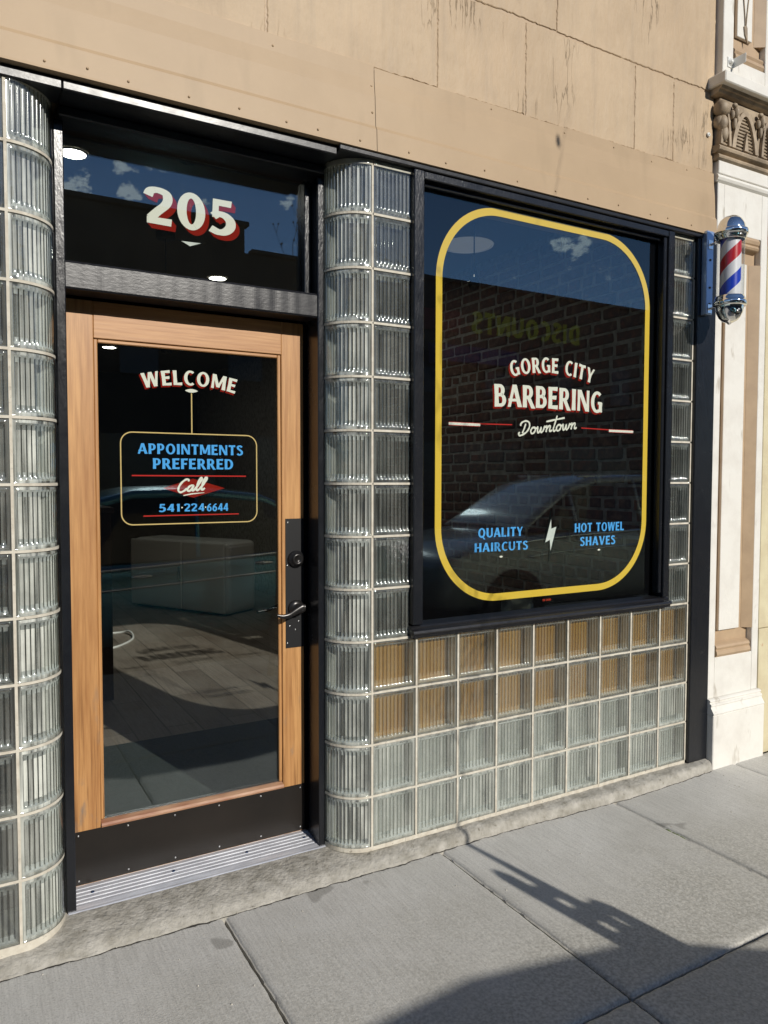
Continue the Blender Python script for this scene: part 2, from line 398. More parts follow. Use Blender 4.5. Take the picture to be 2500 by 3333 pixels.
# ------------------------------------------------------------------ light
EL, AZ = R(26.5), R(12)
W = bpy.data.worlds.new('World'); S.world = W; W.use_nodes = True
n = W.node_tree.nodes; l = W.node_tree.links; n.clear()
sky = N(n, 'ShaderNodeTexSky'); sky.sky_type = 'NISHITA'; sky.sun_disc = False; sky.sun_elevation = EL; sky.sun_rotation = R(180)-AZ
sky.air_density = 1.0; sky.dust_density = 0.0; sky.ozone_density = 4.0; sky.air_density = .8
bg = N(n, 'ShaderNodeBackground'); bg.inputs[1].default_value = .088
tc = N(n, 'ShaderNodeTexCoord')
cn = N(n, 'ShaderNodeTexNoise'); cn.inputs['Scale'].default_value = 38; cn.inputs['Detail'].default_value = 9; cn.inputs['Roughness'].default_value = .62
mp = N(n, 'ShaderNodeMapping'); mp.inputs['Scale'].default_value = (1,1,1.7); l.new(tc.outputs['Generated'], mp.inputs[0]); l.new(mp.outputs[0], cn.inputs['Vector'])
tot = None
for d, wd in (((0.135,-0.931,0.338),1.1),((0.122,-0.935,0.334),1.1),((0.191,-0.914,0.359),1.1),((0.178,-0.914,0.364),1.1),((0.189,-0.923,0.335),1.1),((0.360,-0.869,0.338),0.8),((0.670,-0.686,0.284),1.1),((0.653,-0.700,0.288),1.1),((.9,-.3,.3),6),((-.6,-.7,.4),7)):
    dp = N(n, 'ShaderNodeVectorMath', operation='DOT_PRODUCT'); l.new(tc.outputs['Generated'], dp.inputs[0]); dp.inputs[1].default_value = V(*d).normalized()
    # 1 at centre, 0 at wd degrees
    k = math_(n, l, 'MULTIPLY', math_(n, l, 'SUBTRACT', dp.outputs['Value'], math.cos(R(wd))), 1/(1-math.cos(R(wd))), True)
    tot = k if tot is None else math_(n, l, 'MAXIMUM', tot, k)
cm = math_(n, l, 'ADD', math_(n, l, 'ADD', math_(n, l, 'MULTIPLY', math_(n, l, 'SUBTRACT', cn.outputs[0], .5), 2.1), .5), math_(n, l, 'MULTIPLY', tot, .56))
cf = ramp(n, l, cm, [(.80, 0.0), (1.9, .85)])
hs = N(n, 'ShaderNodeHueSaturation'); hs.inputs['Saturation'].default_value = .95; l.new(sky.outputs[0], hs.inputs['Color'])
cl = mixc(n, l, cf, hs.outputs[0], (14,14,14.5,1))
l.new(cl, bg.inputs[0])
wo = N(n, 'ShaderNodeOutputWorld'); l.new(bg.outputs[0], wo.inputs[0])
sun = bpy.data.lights.new('sun', 'SUN'); sun.energy = 4.0; sun.angle = R(.53); sun.color = (1, .95, .87)
so = bpy.data.objects.new('sun', sun); COL.objects.link(so)
LD = V(-math.sin(AZ)*math.cos(EL), math.cos(AZ)*math.cos(EL), -math.sin(EL))
so.rotation_euler = LD.to_track_quat('-Z', 'Y').to_euler(); so.location = (3,-8,8)

# ------------------------------------------------------------------ ground
GZ = -.06
mb = MB(); mb.box(-120, 120, -90, -2.95, -.6, GZ-.13); struct(mb.build('road', M['asphalt']))
mb = MB(); mb.box(-120, 120, -80, 60, -1.6, -.61); struct(mb.build('ground', M['asphalt']))
mb = MB(); mb.box(-14, 14, -2.95, -2.80, -.5, GZ-.004, .012); struct(mb.build('kerb', M['sidewalk']))
mb = MB(); mb.box(-14, 14, -2.80, .02, -.5, GZ-.03)
M['joint'] = pmat('joint dirt', (.06,.055,.045), 1.0, col2=(.035,.032,.028), nscale=40, bump=.8, bscale=150)
struct(mb.build('sidewalk_bed', M['joint']))
xs = [-12.3+.914*k for k in range(0, 12)]
xs = [-7.95, -7.03, -6.12, -5.2, -4.29, -3.37, -2.46, -1.535, -.617, .287, 1.245, 2.16, 3.07, 3.99, 4.9, 5.82, 6.73, 7.65, 8.56]
ys = [-2.795, -1.945, -1.036, -.02]
mb = MB()
def slab(x0, x1, y0, y1, g=.0045):
    """slab with rounded and slightly ragged arrises"""
    t = bmesh.new(); nx, ny = 46, 46
    if x0 < -2 or x1 > 2.3: nx = ny = 6
    P = []
    def rowpos(a, b, n_):
        e = [0, .003, .008, .016]
        mid = [.016+(b-a-.032)*k/(n_-8+1) for k in range(1, n_-8+1)] if n_ > 8 else [(b-a)/2]
        return [a+q for q in e]+[a+q for q in mid]+[b-q for q in e[::-1]]
    X = rowpos(x0+g, x1-g, nx); Y = rowpos(y0+g, y1-g, ny)
    def dz(q):
        return {0: -.012, 1: -.0055, 2: -.0022, 3: -.0004}.get(q, 0)
    tilt = random.uniform(-.0015, .0015)
    for j, y in enumerate(Y):
        r_ = []
        for i, x in enumerate(X):
            q = min(i, j, len(X)-1-i, len(Y)-1-j)
            jit = .0035*noise.noise(V(x*31, y*31, 3))+.002*noise.noise(V(x*90, y*90, 5)) if q < 3 else 0
            xx = x+(jit if min(i, len(X)-1-i) < 3 else 0); yy = y+(jit if min(j, len(Y)-1-j) < 3 else 0)
            r_.append(t.verts.new((xx, yy, GZ+dz(q)+tilt*(x-x0))))
        P.append(r_)
    for j in range(len(Y)-1):
        for i in range(len(X)-1):
            f = t.faces.new([P[j][i], P[j][i+1], P[j+1][i+1], P[j+1][i]]); f.smooth = True
    # skirts
    for a in ([p for p in P[0]], [p[-1] for p in P], P[-1][::-1], [p[0] for p in P][::-1]):
        for u, v in zip(a, a[1:]):
            t.faces.new([u, v, t.verts.new(v.co-V(0,0,.03)), t.verts.new(u.co-V(0,0,.03))])
    mb.join(t)
for x0, x1 in zip(xs, xs[1:]):
    for y0, y1 in zip(ys, ys[1:]): slab(x0, x1, y0, y1)
struct(mb.build('sidewalk', M['sidewalk'], normals=False))
mb = MB()
for k in range(26):   # moss in the joint beside the ledge
    y = -.32-.16*random.random(); x = 1.238+random.uniform(-.006,.006)
    mb.ball((x, y, GZ-.012), random.uniform(.005,.011), (1.0,1.6,.9), 1)
o = mb.build('moss', M['moss']); o['kind'] = 'stuff'; o['label'] = 'green moss growing in the pavement joint'; o['category'] = 'moss'
mb = MB()
for k in range(60):
    x = random.uniform(-1.2, 2.0); y = -.05-abs(random.gauss(0,.25)) if k > 25 else random.uniform(-.075,-.03)
    mb.ball((x, y, GZ+.001), random.uniform(.0012,.0032), (1,1.3,.7), 1)
o = mb.build('grit', M['debris']); o['kind'] = 'stuff'; o['label'] = 'pale grit scattered over the pavement'; o['category'] = 'grit'

# worn concrete ledge at the foot of the shop front
def edge(x):
    pts = [(-1.9,-.05),(-1.2,-.052),(-.9,-.06),(-.6,-.062),(-.2,-.06),(.1,-.062),(.35,-.052),(.6,-.050),(.9,-.062),(1.3,-.078),(1.7,-.070),(1.97,-.05),(2.0,-.03)]
    for (a, p), (b, q) in zip(pts, pts[1:]):
        if a <= x <= b: return p+(q-p)*(x-a)/(b-a)
    return -.05
mb = MB(); t = bmesh.new(); rows = []
nx = 330
for i in range(nx+1):
    x = -1.9+3.875*i/nx
    e = edge(x)+.007*noise.noise(V(x*7,0,1))+.006*noise.noise(V(x*23,0,2))+.003*noise.noise(V(x*70,0,4))
    k = max(0, min(1, (x-.05)/.4))                    # 0 flush at the door, 1 a real kerb at the right
    chip = max(0, noise.noise(V(x*9,4,7))-.25)*.03 if x < 0 else max(0, noise.noise(V(x*14,4,7))-.3)*.02
    ze = (-.047)*(1-k)+(-.020)*k-chip*.5
    prof = [(.36,-.006),(.20,-.008),(.07,-.008-.006*(1-k)),(.012,-.009-.012*(1-k)),(-.008,-.012-.016*(1-k)),(e*.55,(-.030)*(1-k)-.013*k),(e+.010,ze+.002),(e+.002,ze-.005),(e-.003+chip,ze-.016 if k > .3 else ze-.008),(e-.006+chip*.5,-.085)]
    r_ = []
    for m_, (y, z) in enumerate(prof):
        d = .0025*noise.noise(V(x*40, y*40, 9)) + .0045*noise.noise(V(x*12, y*12+z*20, 3))
        r_.append(t.verts.new((x, y+(d if m_ > 5 else 0), z+(d if 3 < m_ < 8 else d*.2))))
    rows.append(r_)
for a, b in zip(rows, rows[1:]):
    for j in range(len(a)-1):
        f = t.faces.new([a[j], b[j], b[j+1], a[j+1]]); f.smooth = True
t.faces.new([v for v in rows[-1]])
mb.join(t)
led = mb.build('concrete_ledge', M['ledge'])
mb = MB(); t = bmesh.new(); prev = None
for i in range(500):
    x = -1.88+3.84*i/499
    e = edge(x)+.007*noise.noise(V(x*7,0,1))+.006*noise.noise(V(x*23,0,2))+.003*noise.noise(V(x*70,0,4))
    wd = .0035+.0045*max(0, noise.noise(V(x*17,3,3))+.3)
    q = (t.verts.new((x, e-.004-wd+.003*noise.noise(V(x*90,1,1)), GZ+.0012)), t.verts.new((x, e+.004, GZ+.0014)))
    if prev: t.faces.new([prev[0], q[0], q[1], prev[1]])
    prev = q
mb.join(t); mb.build('dark_gap_line', M['joint'], led)  # dark ribbon painted in place of an open gap along the ledge
tag(led, 'worn chipped concrete ledge under the door and the glass blocks', 'ledge')

# ------------------------------------------------------------------ glass blocks
U = .2032; G = .0086; BW = U-G; DEP = .062
RAD = .145
def block_bm(w, h, ribs, mapf=None, foot=.021, head=.021):
    """hollow glass block: fluted front pane, fluted back pane, frosted edges. front plane y=0"""
    bm = bmesh.new()
    def grid(xs_, zs_, fy, mi, flip=False):
        P = [[bm.verts.new((x, fy(x, z, i, j), z)) for i, x in enumerate(xs_)] for j, z in enumerate(zs_)]
        for j in range(len(zs_)-1):
            for i in range(len(xs_)-1):
                q = [P[j][i], P[j][i+1], P[j+1][i+1], P[j+1][i]]
                f = bm.faces.new(q[::-1] if flip else q); f.material_index = mi; f.smooth = True
                if mi == 3:
                    xm = (xs_[i]+xs_[i+1])/2; ph = ((xm+inn/2)/inn*ribs) % 1.0
                    if (ph < .125 or ph > .875) and abs(xm) < inn/2 and abs(zs_[j]+zs_[j+1])/2 < h/2-m-.004: f.material_index = 4
                    zm = (zs_[j]+zs_[j+1])/2
                    if (-h/2+m < zm < -h/2+m+foot or h/2-m-head < zm < h/2-m) and abs(xm) < inn/2 and f.material_index == 3: f.material_index = 5
        return P
    m = .012                       # rim
    inn = w-2*m; per = 8
    xr = [-w/2, -w/2+.004, -w/2+m]+[-inn/2+inn*k/(ribs*per) for k in range(1, ribs*per)]+[w/2-m, w/2-.004, w/2]
    zr = [-h/2, -h/2+.004, -h/2+m, -h/2+m+.006, -h/2+m+.013, -h/2+m+.021, -h/2+m+.030, -h/2+m+.042, h/2-m-.021, h/2-m-.013, h/2-m-.006, h/2-m, h/2-.004, h/2]
    def outer(x, z, i, j):
        e = min(w/2-abs(x), h/2-abs(z))
        return .0045 if e < .001 else (.0012 if e < .006 else 0.0)
    def rib(x, z, amp):
        if abs(x) > inn/2-1e-5 or abs(z) > h/2-m-1e-5: return 0
        ph = ((x+inn/2)/inn*ribs) % 1.0
        a = 4*ph*(1-ph)
        fz = min(1, (h/2-m-abs(z))/.012); fz = math.sin(fz*math.pi/2)
        return amp*a*fz
    A = grid(xr, zr, outer, 0)
    B = grid(xr, zr, lambda x, z, i, j: .0075+(.0 if abs(x) > inn/2 or abs(z) > h/2-m else rib(x, z, .0062)), 3, True)
    def side(Pa, Pb):
        la = Pa[0]+[r_[-1] for r_ in Pa[1:]]+Pa[-1][::-1][1:]+[r_[0] for r_ in Pa[::-1][1:-1]]
        lb = Pb[0]+[r_[-1] for r_ in Pb[1:]]+Pb[-1][::-1][1:]+[r_[0] for r_ in Pb[::-1][1:-1]]
        for k in range(len(la)):
            k2 = (k+1) % len(la)
            f = bm.faces.new([la[k], lb[k], lb[k2], la[k2]]); f.material_index = 0
    side(A, B)
    xb = [-w/2, -w/2+m]+[-inn/2+inn*k/(ribs*4) for k in range(1, ribs*4)]+[w/2-m, w/2]
    zb = [-h/2, -h/2+m, h/2-m, h/2]
    grid(xb, zb, lambda x, z, i, j: DEP-.006-rib(x, z, .004), 2)
    # frosted walls between the panes (subdivided across so that a curved block follows its arc)
    q = w/2-.006; hz = h/2-.006; ns = 10
    for sgn in (-1, 1):
        a = [bm.verts.new((sgn*q, y, z)) for y, z in ((.008,-hz),(DEP-.006,-hz),(DEP-.006,hz),(.008,hz))]
        f = bm.faces.new(a if sgn < 0 else a[::-1]); f.material_index = 1
        prev = None
        for k in range(ns+1):
            x = -q+2*q*k/ns
            c = (bm.verts.new((x, .008, sgn*hz)), bm.verts.new((x, DEP-.006, sgn*hz)))
            if prev:
                f = bm.faces.new([prev[0], c[0], c[1], prev[1]]); f.material_index = 1
            prev = c
    if mapf:
        for v in bm.verts: v.co = mapf(v.co)
    return bm
def block_mesh(name, tg, *a, **k):
    bm = block_bm(*a, **k); me = bpy.data.meshes.new(name); bm.to_mesh(me); bm.free()
    for mm in ('bg_', 'bs_', 'bb_', 'br_', 'bv_', 'be_'): me.materials.append(M[mm+tg])
    return me
flat_me = {k: block_mesh('glass_block', k, BW, BW, 10, foot=.021 if k == 'dark' else .036, head=.021 if k == 'dark' else .008) for k in ('low', 'amber', 'dark')}
AL = RAD*math.pi/2
def curve_map(sgn):
    # x runs along the arc; sgn=-1: from the door side (x=-r) to the flat face; centre at local origin
    def f(c):
        u = (c.x+AL/2)/AL            # 0..1
        if sgn < 0: ang = math.pi+u*math.pi/2          # 180 -> 270
        else: ang = 1.5*math.pi+u*math.pi/2            # 270 -> 360
        r_ = RAD-c.y
        return V(r_*math.cos(ang), r_*math.sin(ang), c.z)
    return f
curvR_me = block_mesh('curved_glass_block', 'curve', AL-G*.6, BW, 12, curve_map(-1))
curvL_me = block_mesh('curved_glass_block', 'curve', AL-G*.6, BW, 12, curve_map(1))
def add_block(me, name, loc, parent):
    o = bpy.data.objects.new(name, me); COL.objects.link(o); o.location = loc; put(o, parent); return o
def arc_mortar(mb, cx, cy, a0, a1, r0, r1, z0, z1, seg=14):
    t = bmesh.new(); prev = None
    for k in range(seg+1):
        a = a0+(a1-a0)*k/seg; c, s_ = math.cos(a), math.sin(a)
        q = [t.verts.new((cx+r_*c, cy+r_*s_, z)) for r_, z in ((r0,z0),(r1,z0),(r1,z1),(r0,z1))]
        if prev:
            for i in range(4): t.faces.new([prev[i], prev[(i+1)%4], q[(i+1)%4], q[i]])
        else: t.faces.new(q)
        prev = q
    t.faces.new(prev[::-1]); mb.join(t)
ROWS = 13; XL = -1.238; HT = 2.618
def wob(mb):
    for v in mb.bm.verts:
        v.co.y += .0012*noise.noise(v.co*37)
# right hand wall
gw = thing('glass_block_wall', 'ribbed glass block wall round the dark shop window with a curved end beside the door', 'glass wall', (0,0,0))
mb = MB(); hg = G/2
for j in range(ROWS+1):
    z = j*U; top = min(z+hg, HT)
    zb = z-hg if j else -.012
    if j <= 4:
        for i in range(60):
            a, b = 9*U*i/60, 9*U*(i+1)/60
            mb.box(a, b, .0025+.0018*noise.noise(V(a*30, z*9, 0)), .060, zb-.0012*noise.noise(V(a*40,z,1)), top+.0012*noise.noise(V(a*40,z,2)))
    else:
        mb.box(hg, U-hg, .0025, .060, zb, top); mb.box(8*U+hg, 9*U-hg, .0025, .060, zb, top)
    arc_mortar(mb, 0, RAD, math.pi, 1.5*math.pi, RAD-.060, RAD-.0025, zb, top)
for j in range(ROWS):
    z0, z1 = j*U+hg, min((j+1)*U-hg, HT)
    for i in range(0, 10):
        if j >= 4 and i not in (0, 1, 8, 9): continue
        w0 = .0016*noise.noise(V(i*3.1, j*2.3, 4))
        mb.box(i*U-hg+w0, i*U+hg+w0, .0028, .060, z0, z1)
mb.build('mortar', M['mortar'], gw)
for j in range(ROWS):
    zc = (j+.5)*U
    add_block(curvR_me, 'curved_glass_block', (0, RAD, zc), gw)
    for i in range(9):
        if j >= 4 and i not in (0, 8): continue
        add_block(flat_me['low' if j < 2 else ('amber' if j < 4 else 'dark')], 'glass_block', ((i+.5)*U, 0, zc), gw)
# left hand pier
gl = thing('glass_block_wall', 'ribbed glass block pier with a curved corner on the hinge side of the door', 'glass wall', (XL,0,0))
mb = MB()
for j in range(ROWS+1):
    z = j*U; zb = z-hg if j else -.03; top = min(z+hg, HT)
    mb.box(XL-2*U, XL, .0025, .060, zb, top)
    arc_mortar(mb, XL, RAD, 1.5*math.pi, 2*math.pi, RAD-.060, RAD-.0025, zb, top)
for j in range(ROWS):
    for i in (-2, -1, 0):
        mb.box(XL+i*U-hg, XL+i*U+hg, .0028, .060, j*U+hg, min((j+1)*U-hg, HT))
mb.build('mortar', M['mortar'], gl)
for j in range(ROWS):
    zc = (j+.5)*U
    add_block(curvL_me, 'curved_glass_block', (XL, RAD, zc), gl)
    for i in (-2, -1): add_block(flat_me['dark'], 'glass_block', (XL+(i+.5)*U, 0, zc), gl)

# ------------------------------------------------------------------ lettering
def catmull(P, per=10, closed=False):
    out = []; n_ = len(P)
    for i in range(n_ if closed else n_-1):
        p = [P[(i+k-1) % n_] if closed else P[max(0, min(n_-1, i+k-1))] for k in range(4)]
        for k in range(per):
            t = k/per; t2, t3 = t*t, t*t*t
            out.append(tuple(.5*((2*p[1][d])+(-p[0][d]+p[2][d])*t+(2*p[0][d]-5*p[1][d]+4*p[2][d]-p[3][d])*t2+(-p[0][d]+3*p[1][d]-3*p[2][d]+p[3][d])*t3) for d in range(len(P[0]))))
    out.append(tuple(P[0]) if closed else tuple(P[-1]))
    return out
TK, TN = .20, .145
def stem(x, y0, y1, w=TK, fl=1.18):
    m = (y0+y1)/2; a, b = w/2, w*fl/2
    return [[(x-b,y0),(x+b,y0),(x+a,m),(x-a,m)], [(x-a,m),(x+a,m),(x+b,y1),(x-b,y1)]]
def bar(x0, x1, y, w=TN, fl=1.35, left=False):
    a, b = w/2, w*fl/2
    if left == 'both': 
        m=(x0+x1)/2; return [[(x0,y-b),(m,y-a),(m,y+a),(x0,y+b)],[(m,y-a),(x1,y-b),(x1,y+b),(m,y+a)]]
    return [[(x0,y-a),(x1,y-b),(x1+.02,y+b),(x0,y+a)]]
def diag(xa, ya, xb, yb, w, fl=1.1):
    a = w/2; b = a*fl; mx, my = (xa+xb)/2, (ya+yb)/2
    return [[(xa-b,ya),(xa+b,ya),(mx+a,my),(mx-a,my)], [(mx-a,my),(mx+a,my),(xb+b,yb),(xb-b,yb)]]
def arc(cx, cy, rx, ry, a0, a1, ws=TK, wt=TN, seg=20):
    out = []; prev = None
    for k in range(seg+1):
        a = math.radians(a0+(a1-a0)*k/seg); c, s_ = math.cos(a), math.sin(a)
        p = ((cx+rx*c, cy+ry*s_), (cx+(rx-ws)*c, cy+(ry-wt)*s_))
        if prev: out.append([prev[0], p[0], p[1], prev[1]])
        prev = p
    return out
def glyphs():
    g = {}
    g['I'] = (.30, stem(.15,0,1))
    g['L'] = (.55, stem(.13,0,1)+bar(.13,.52,.075))
    g['E'] = (.58, stem(.13,0,1)+bar(.13,.53,.925)+bar(.13,.47,.52)+bar(.13,.55,.075))
    g['F'] = (.54, stem(.13,0,1)+bar(.13,.52,.925)+bar(.13,.45,.50))
    g['H'] = (.74, stem(.13,0,1)+stem(.61,0,1)+bar(.13,.61,.5,TN,1.0))
    g['T'] = (.64, stem(.32,0,1)+bar(.02,.60,.925,TN,1.4,'both'))
    g['N'] = (.78, stem(.11,0,1,TN)+stem(.66,0,1,TN)+diag(.13,1,.64,0,TK*1.1))
    g['M'] = (.92, stem(.11,0,1,TN)+stem(.80,0,1,TK)+diag(.15,1,.45,.12,TK)+diag(.76,1,.45,.12,TN))
    g['A'] = (.76, diag(.08,0,.36,1,TN*1.05)+diag(.66,0,.38,1,TK*1.08)+bar(.05,.58,.31,TN*.85,1.0))
    g['V'] = (.74, diag(.36,0,.10,1,TK*1.05)+diag(.38,0,.65,1,TN*1.05))
    g['W'] = (1.02, diag(.27,0,.09,1,TK)+diag(.28,0,.50,1,TN)+diag(.72,0,.52,1,TK)+diag(.73,0,.93,1,TN))
    g['Y'] = (.70, stem(.35,0,.48)+diag(.34,.42,.10,1,TK)+diag(.36,.42,.60,1,TN))
    g['O'] = (.82, arc(.41,.5,.38,.52,0,360,TK,TN,32))
    g['Q'] = (.82, arc(.41,.5,.38,.52,0,360,TK,TN,32)+diag(.72,-.2,.44,.2,TN*1.1))
    g['C'] = (.66, arc(.40,.5,.38,.52,52,308,TK,TN,28))
    g['G'] = (.76, arc(.40,.5,.38,.52,50,300,TK,TN,28)+stem(.62,.03,.50,TK*.95)+bar(.45,.66,.46,TN*.9,1.0))
    g['U'] = (.74, stem(.13,.3,1)+stem(.61,.3,1,TN*1.1)+arc(.375,.36,.345,.38,180,360,TK,TN,18))
    g['P'] = (.62, stem(.13,0,1)+bar(.13,.33,.925,TN,1)+bar(.13,.33,.42,TN,1)+arc(.32,.673,.27,.325,-90,90,TK,TN,14))
    g['R'] = (.68, stem(.13,0,1)+bar(.13,.33,.925,TN,1)+bar(.13,.33,.46,TN,1)+arc(.32,.695,.26,.305,-90,90,TK,TN,14)+diag(.60,-.04,.33,.46,TK*1.05))
    g['B'] = (.66, stem(.13,0,1)+bar(.13,.33,.925,TN,1)+bar(.13,.33,.53,TN,1)+bar(.13,.35,.075,TN,1)+arc(.31,.73,.25,.27,-90,90,TK,TN,14)+arc(.34,.30,.29,.30,-90,90,TK,TN,14))
    g['D'] = (.74, stem(.13,0,1)+bar(.13,.34,.925,TN,1)+bar(.13,.34,.075,TN,1)+arc(.33,.5,.37,.50,-90,90,TK,TN,18))
    def pen(P, w0, per=8):
        Q = catmull(P, per); out = []; prev = None
        for i, q in enumerate(Q):
            a = Q[max(0,i-1)]; b = Q[min(len(Q)-1,i+1)]
            dx, dy = b[0]-a[0], b[1]-a[1]; L_ = math.hypot(dx,dy) or 1
            ww = w0*(.75+.25*abs(dy)/L_)/2; nx_, ny_ = -dy/L_*ww, dx/L_*ww
            p = ((q[0]+nx_,q[1]+ny_),(q[0]-nx_,q[1]-ny_))
            if prev: out.append([prev[0],p[0],p[1],prev[1]])
            prev = p
        return out
    g['S'] = (.58, pen([(.47,.82),(.38,.92),(.25,.94),(.13,.85),(.13,.70),(.24,.59),(.38,.48),(.47,.35),(.46,.17),(.34,.07),(.20,.06),(.07,.16)], TK*.95))
    D = TK
    g['1'] = (.40, stem(.24,0,1,D)+[[(.05,.80),(.24,.84),(.24,1),(.19,1)]])
    g['2'] = (.62, pen([(.06,.76),(.12,.90),(.28,.945),(.46,.88),(.50,.72),(.44,.55),(.28,.36),(.11,.14)], D)+bar(.03,.57,.085,D*.85,1.1))
    g['0'] = (.72, arc(.36,.5,.34,.52,0,360,D*1.05,D*.75,32))
    g['5'] = (.62, [[(.10,.47),(.24,.47),(.26,1),(.12,1)]]+bar(.12,.53,.92,D*.85,1.05)+pen([(.12,.50),(.24,.58),(.40,.55),(.51,.42),(.51,.24),(.40,.09),(.24,.05),(.06,.13)], D*1.05))
    g['4'] = (.66, stem(.47,0,1,D*.95)+bar(.02,.63,.28,D*.8,1.0)+diag(.09,.24,.46,1,D*.9))
    g['6'] = (.66, arc(.33,.31,.31,.33,0,360,D,D*.75,26)+pen([(.55,.93),(.36,.84),(.19,.62),(.13,.34)], D*.95))
    g['.'] = (.30, arc(.15,.50,.085,.085,0,360,.0849,.0849,14))
    g[' '] = (.38, [])
    return g
GL = glyphs()
def layout(text, gap=.06, wide=1.0):
    x = 0; out = []
    for ch in text:
        w, P = GL[ch]
        out.append((x, w, P)); x += w*wide+gap
    return out, x-gap
class Letters:
    """flat painted lettering on a vertical pane, seen from -y; depth steps keep strokes from sharing a plane"""
    def __init__(s, y): s.mb = MB(); s.y = y; s.k = 0
    def polys(s, P, f, layer=0.0, mi=0):
        s.mb.mi = mi
        for p in P:
            s.k = (s.k+1) % 23
            yy = s.y+layer+s.k*.000018
            q = [f(*c) for c in p]
            ar = sum(q[i][0]*q[(i+1)%len(q)][1]-q[(i+1)%len(q)][0]*q[i][1] for i in range(len(q)))
            if abs(ar) < 1e-12: continue
            if ar < 0: q = q[::-1]
            try: s.mb.poly([(x, yy, z) for x, z in q])
            except ValueError: pass
    def text(s, text, x0, x1, z0, h, arcR=None, shade=None, mi=0, mis=1, gap=.06, slant=0, squeeze=None, skew=0, mirror=False):
        L_, tot = layout(text, gap); sc = (x1-x0)/tot; mid = (x0+x1)/2
        for gx, gw_, P in L_:
            def f(u, v, ox=0, oz=0, gx=gx, gw_=gw_):
                if arcR:
                    cxm = (gx+gw_/2-tot/2)*sc; th = cxm/arcR
                    lx, lz = (u-gw_/2)*sc+slant*v*h, v*h
                    X = mid+(arcR+lz)*math.sin(th)+lx*math.cos(th) - 0
                    Z = z0-arcR+(arcR+lz)*math.cos(th)-lx*math.sin(th)
                    return (X+ox, Z+oz)
                X = x0+(gx+u)*sc+slant*v*h
                return (X+ox, z0+v*h+skew*(X-mid)+oz)
            if shade:
                for q in range(1, 6):
                    ox, oz = shade[0]*q/5, shade[1]*q/5
                    s.polys(P, lambda u, v: f(u, v, ox, oz), .0012+q*.0001, mis)
            s.polys(P, f, 0, mi)
    def line(s, x0, z0, x1, z1, w, mi=0, layer=0.0):
        dx, dz = x1-x0, z1-z0; L_ = math.hypot(dx,dz); a, b = -dz/L_*w/2, dx/L_*w/2
        s.polys([[(x0+a,z0+b),(x0-a,z0-b),(x1-a,z1-b),(x1+a,z1+b)]], lambda u, v: (u, v), layer, mi)
    def ribbon(s, pts, w, mi=0, layer=0.0, closed=False):
        """pts (x,z) polyline, w width (number or list)"""
        n_ = len(pts); prev = None; rng = list(range(n_))+([0] if closed else [])
        quads = []
        for i in rng:
            if closed: a, b = pts[(i-1) % n_], pts[(i+1) % n_]
            else: a, b = pts[max(0,i-1)], pts[min(n_-1,i+1)]
            dx, dz = b[0]-a[0], b[1]-a[1]; L_ = math.hypot(dx,dz) or 1
            ww = (w[i] if isinstance(w, list) else w)/2
            p = ((pts[i][0]-dz/L_*ww, pts[i][1]+dx/L_*ww), (pts[i][0]+dz/L_*ww, pts[i][1]-dx/L_*ww))
            if prev: quads.append([prev[0], prev[1], p[1], p[0]])
            prev = p
        s.polys(quads, lambda u, v: (u, v), layer, mi)
    def fill(s, pts, mi=0, layer=0.0): s.polys([pts], lambda u, v: (u, v), layer, mi)
    def lens(s, cx, cz, w, h, mi=0):
        n_ = 14
        top = [(cx-w/2+w*k/n_, cz+h/2*math.sin(math.pi*k/n_)**.8) for k in range(n_+1)]
        bot = [(cx+w/2-w*k/n_, cz-h/2*math.sin(math.pi*k/n_)**.8) for k in range(1, n_)]
        s.fill(bot[::-1]+top[::-1] if False else top+bot, mi)
    def build(s, name, mats, parent): return s.mb.build(name, mats, parent, normals=False)
def rrect(x0, x1, z0, z1, r, seg=14):
    out = []
    for cx, cz, a in ((x1-r,z1-r,0),(x0+r,z1-r,90),(x0+r,z0+r,180),(x1-r,z0+r,270)):
        for k in range(seg+1):
            t = math.radians(a+90*k/seg); out.append((cx+r*math.cos(t), cz+r*math.sin(t)))
    return out
def script_paths(word):
    """hand lettered script: list of pen paths, x-height .5, cap 1"""
    P = []; x = 0
    def add(*pts): P.append([(x+a, b) for a, b in pts])
    for ch in word:
        if ch == 'D':
            add((.36,.80),(.30,.45),(.22,.12)); add((.02,.22),(-.04,.08),(.06,-.04),(.26,.0),(.52,.18),(.66,.50),(.60,.84),(.36,1.0),(.10,.94),(-.02,.78),(.06,.70)); x += .76
        elif ch == 'C':
            add((.66,.82),(.60,.98),(.44,1.0),(.22,.80),(.08,.45),(.12,.12),(.30,-.02),(.52,.08),(.66,.26)); x += .66
        elif ch == 'o':
            add((.26,.46),(.12,.42),(.05,.22),(.12,.04),(.26,.02),(.37,.20),(.36,.40),(.26,.46),(.34,.36),(.50,.38)); x += .48
        elif ch == 'w':
            add((.0,.40),(.06,.44),(.07,.14),(.13,.02),(.24,.12),(.31,.42),(.30,.12),(.37,.02),(.49,.14),(.55,.45),(.62,.38),(.68,.40)); x += .66
        elif ch == 'n':
            add((.0,.38),(.07,.45),(.06,.0)); add((.07,.22),(.20,.44),(.31,.42),(.31,.10),(.38,.02),(.48,.12)); x += .46
        elif ch == 't':
            add((.26,1.18),(.16,.5),(.12,.12),(.20,.0),(.32,.10)); add((-.50,.80),(.1,.87),(.86,.95)); x += .30
        elif ch == 'a':
            add((.40,.38),(.28,.46),(.12,.36),(.06,.14),(.16,.0),(.30,.10),(.42,.44),(.38,.10),(.46,.0),(.58,.14)); x += .54
        elif ch == 'l':
            add((.0,.12),(.20,.45),(.34,.86),(.30,1.02),(.19,.92),(.12,.45),(.13,.08),(.22,-.01),(.36,.12)); x += .34
    return P, x

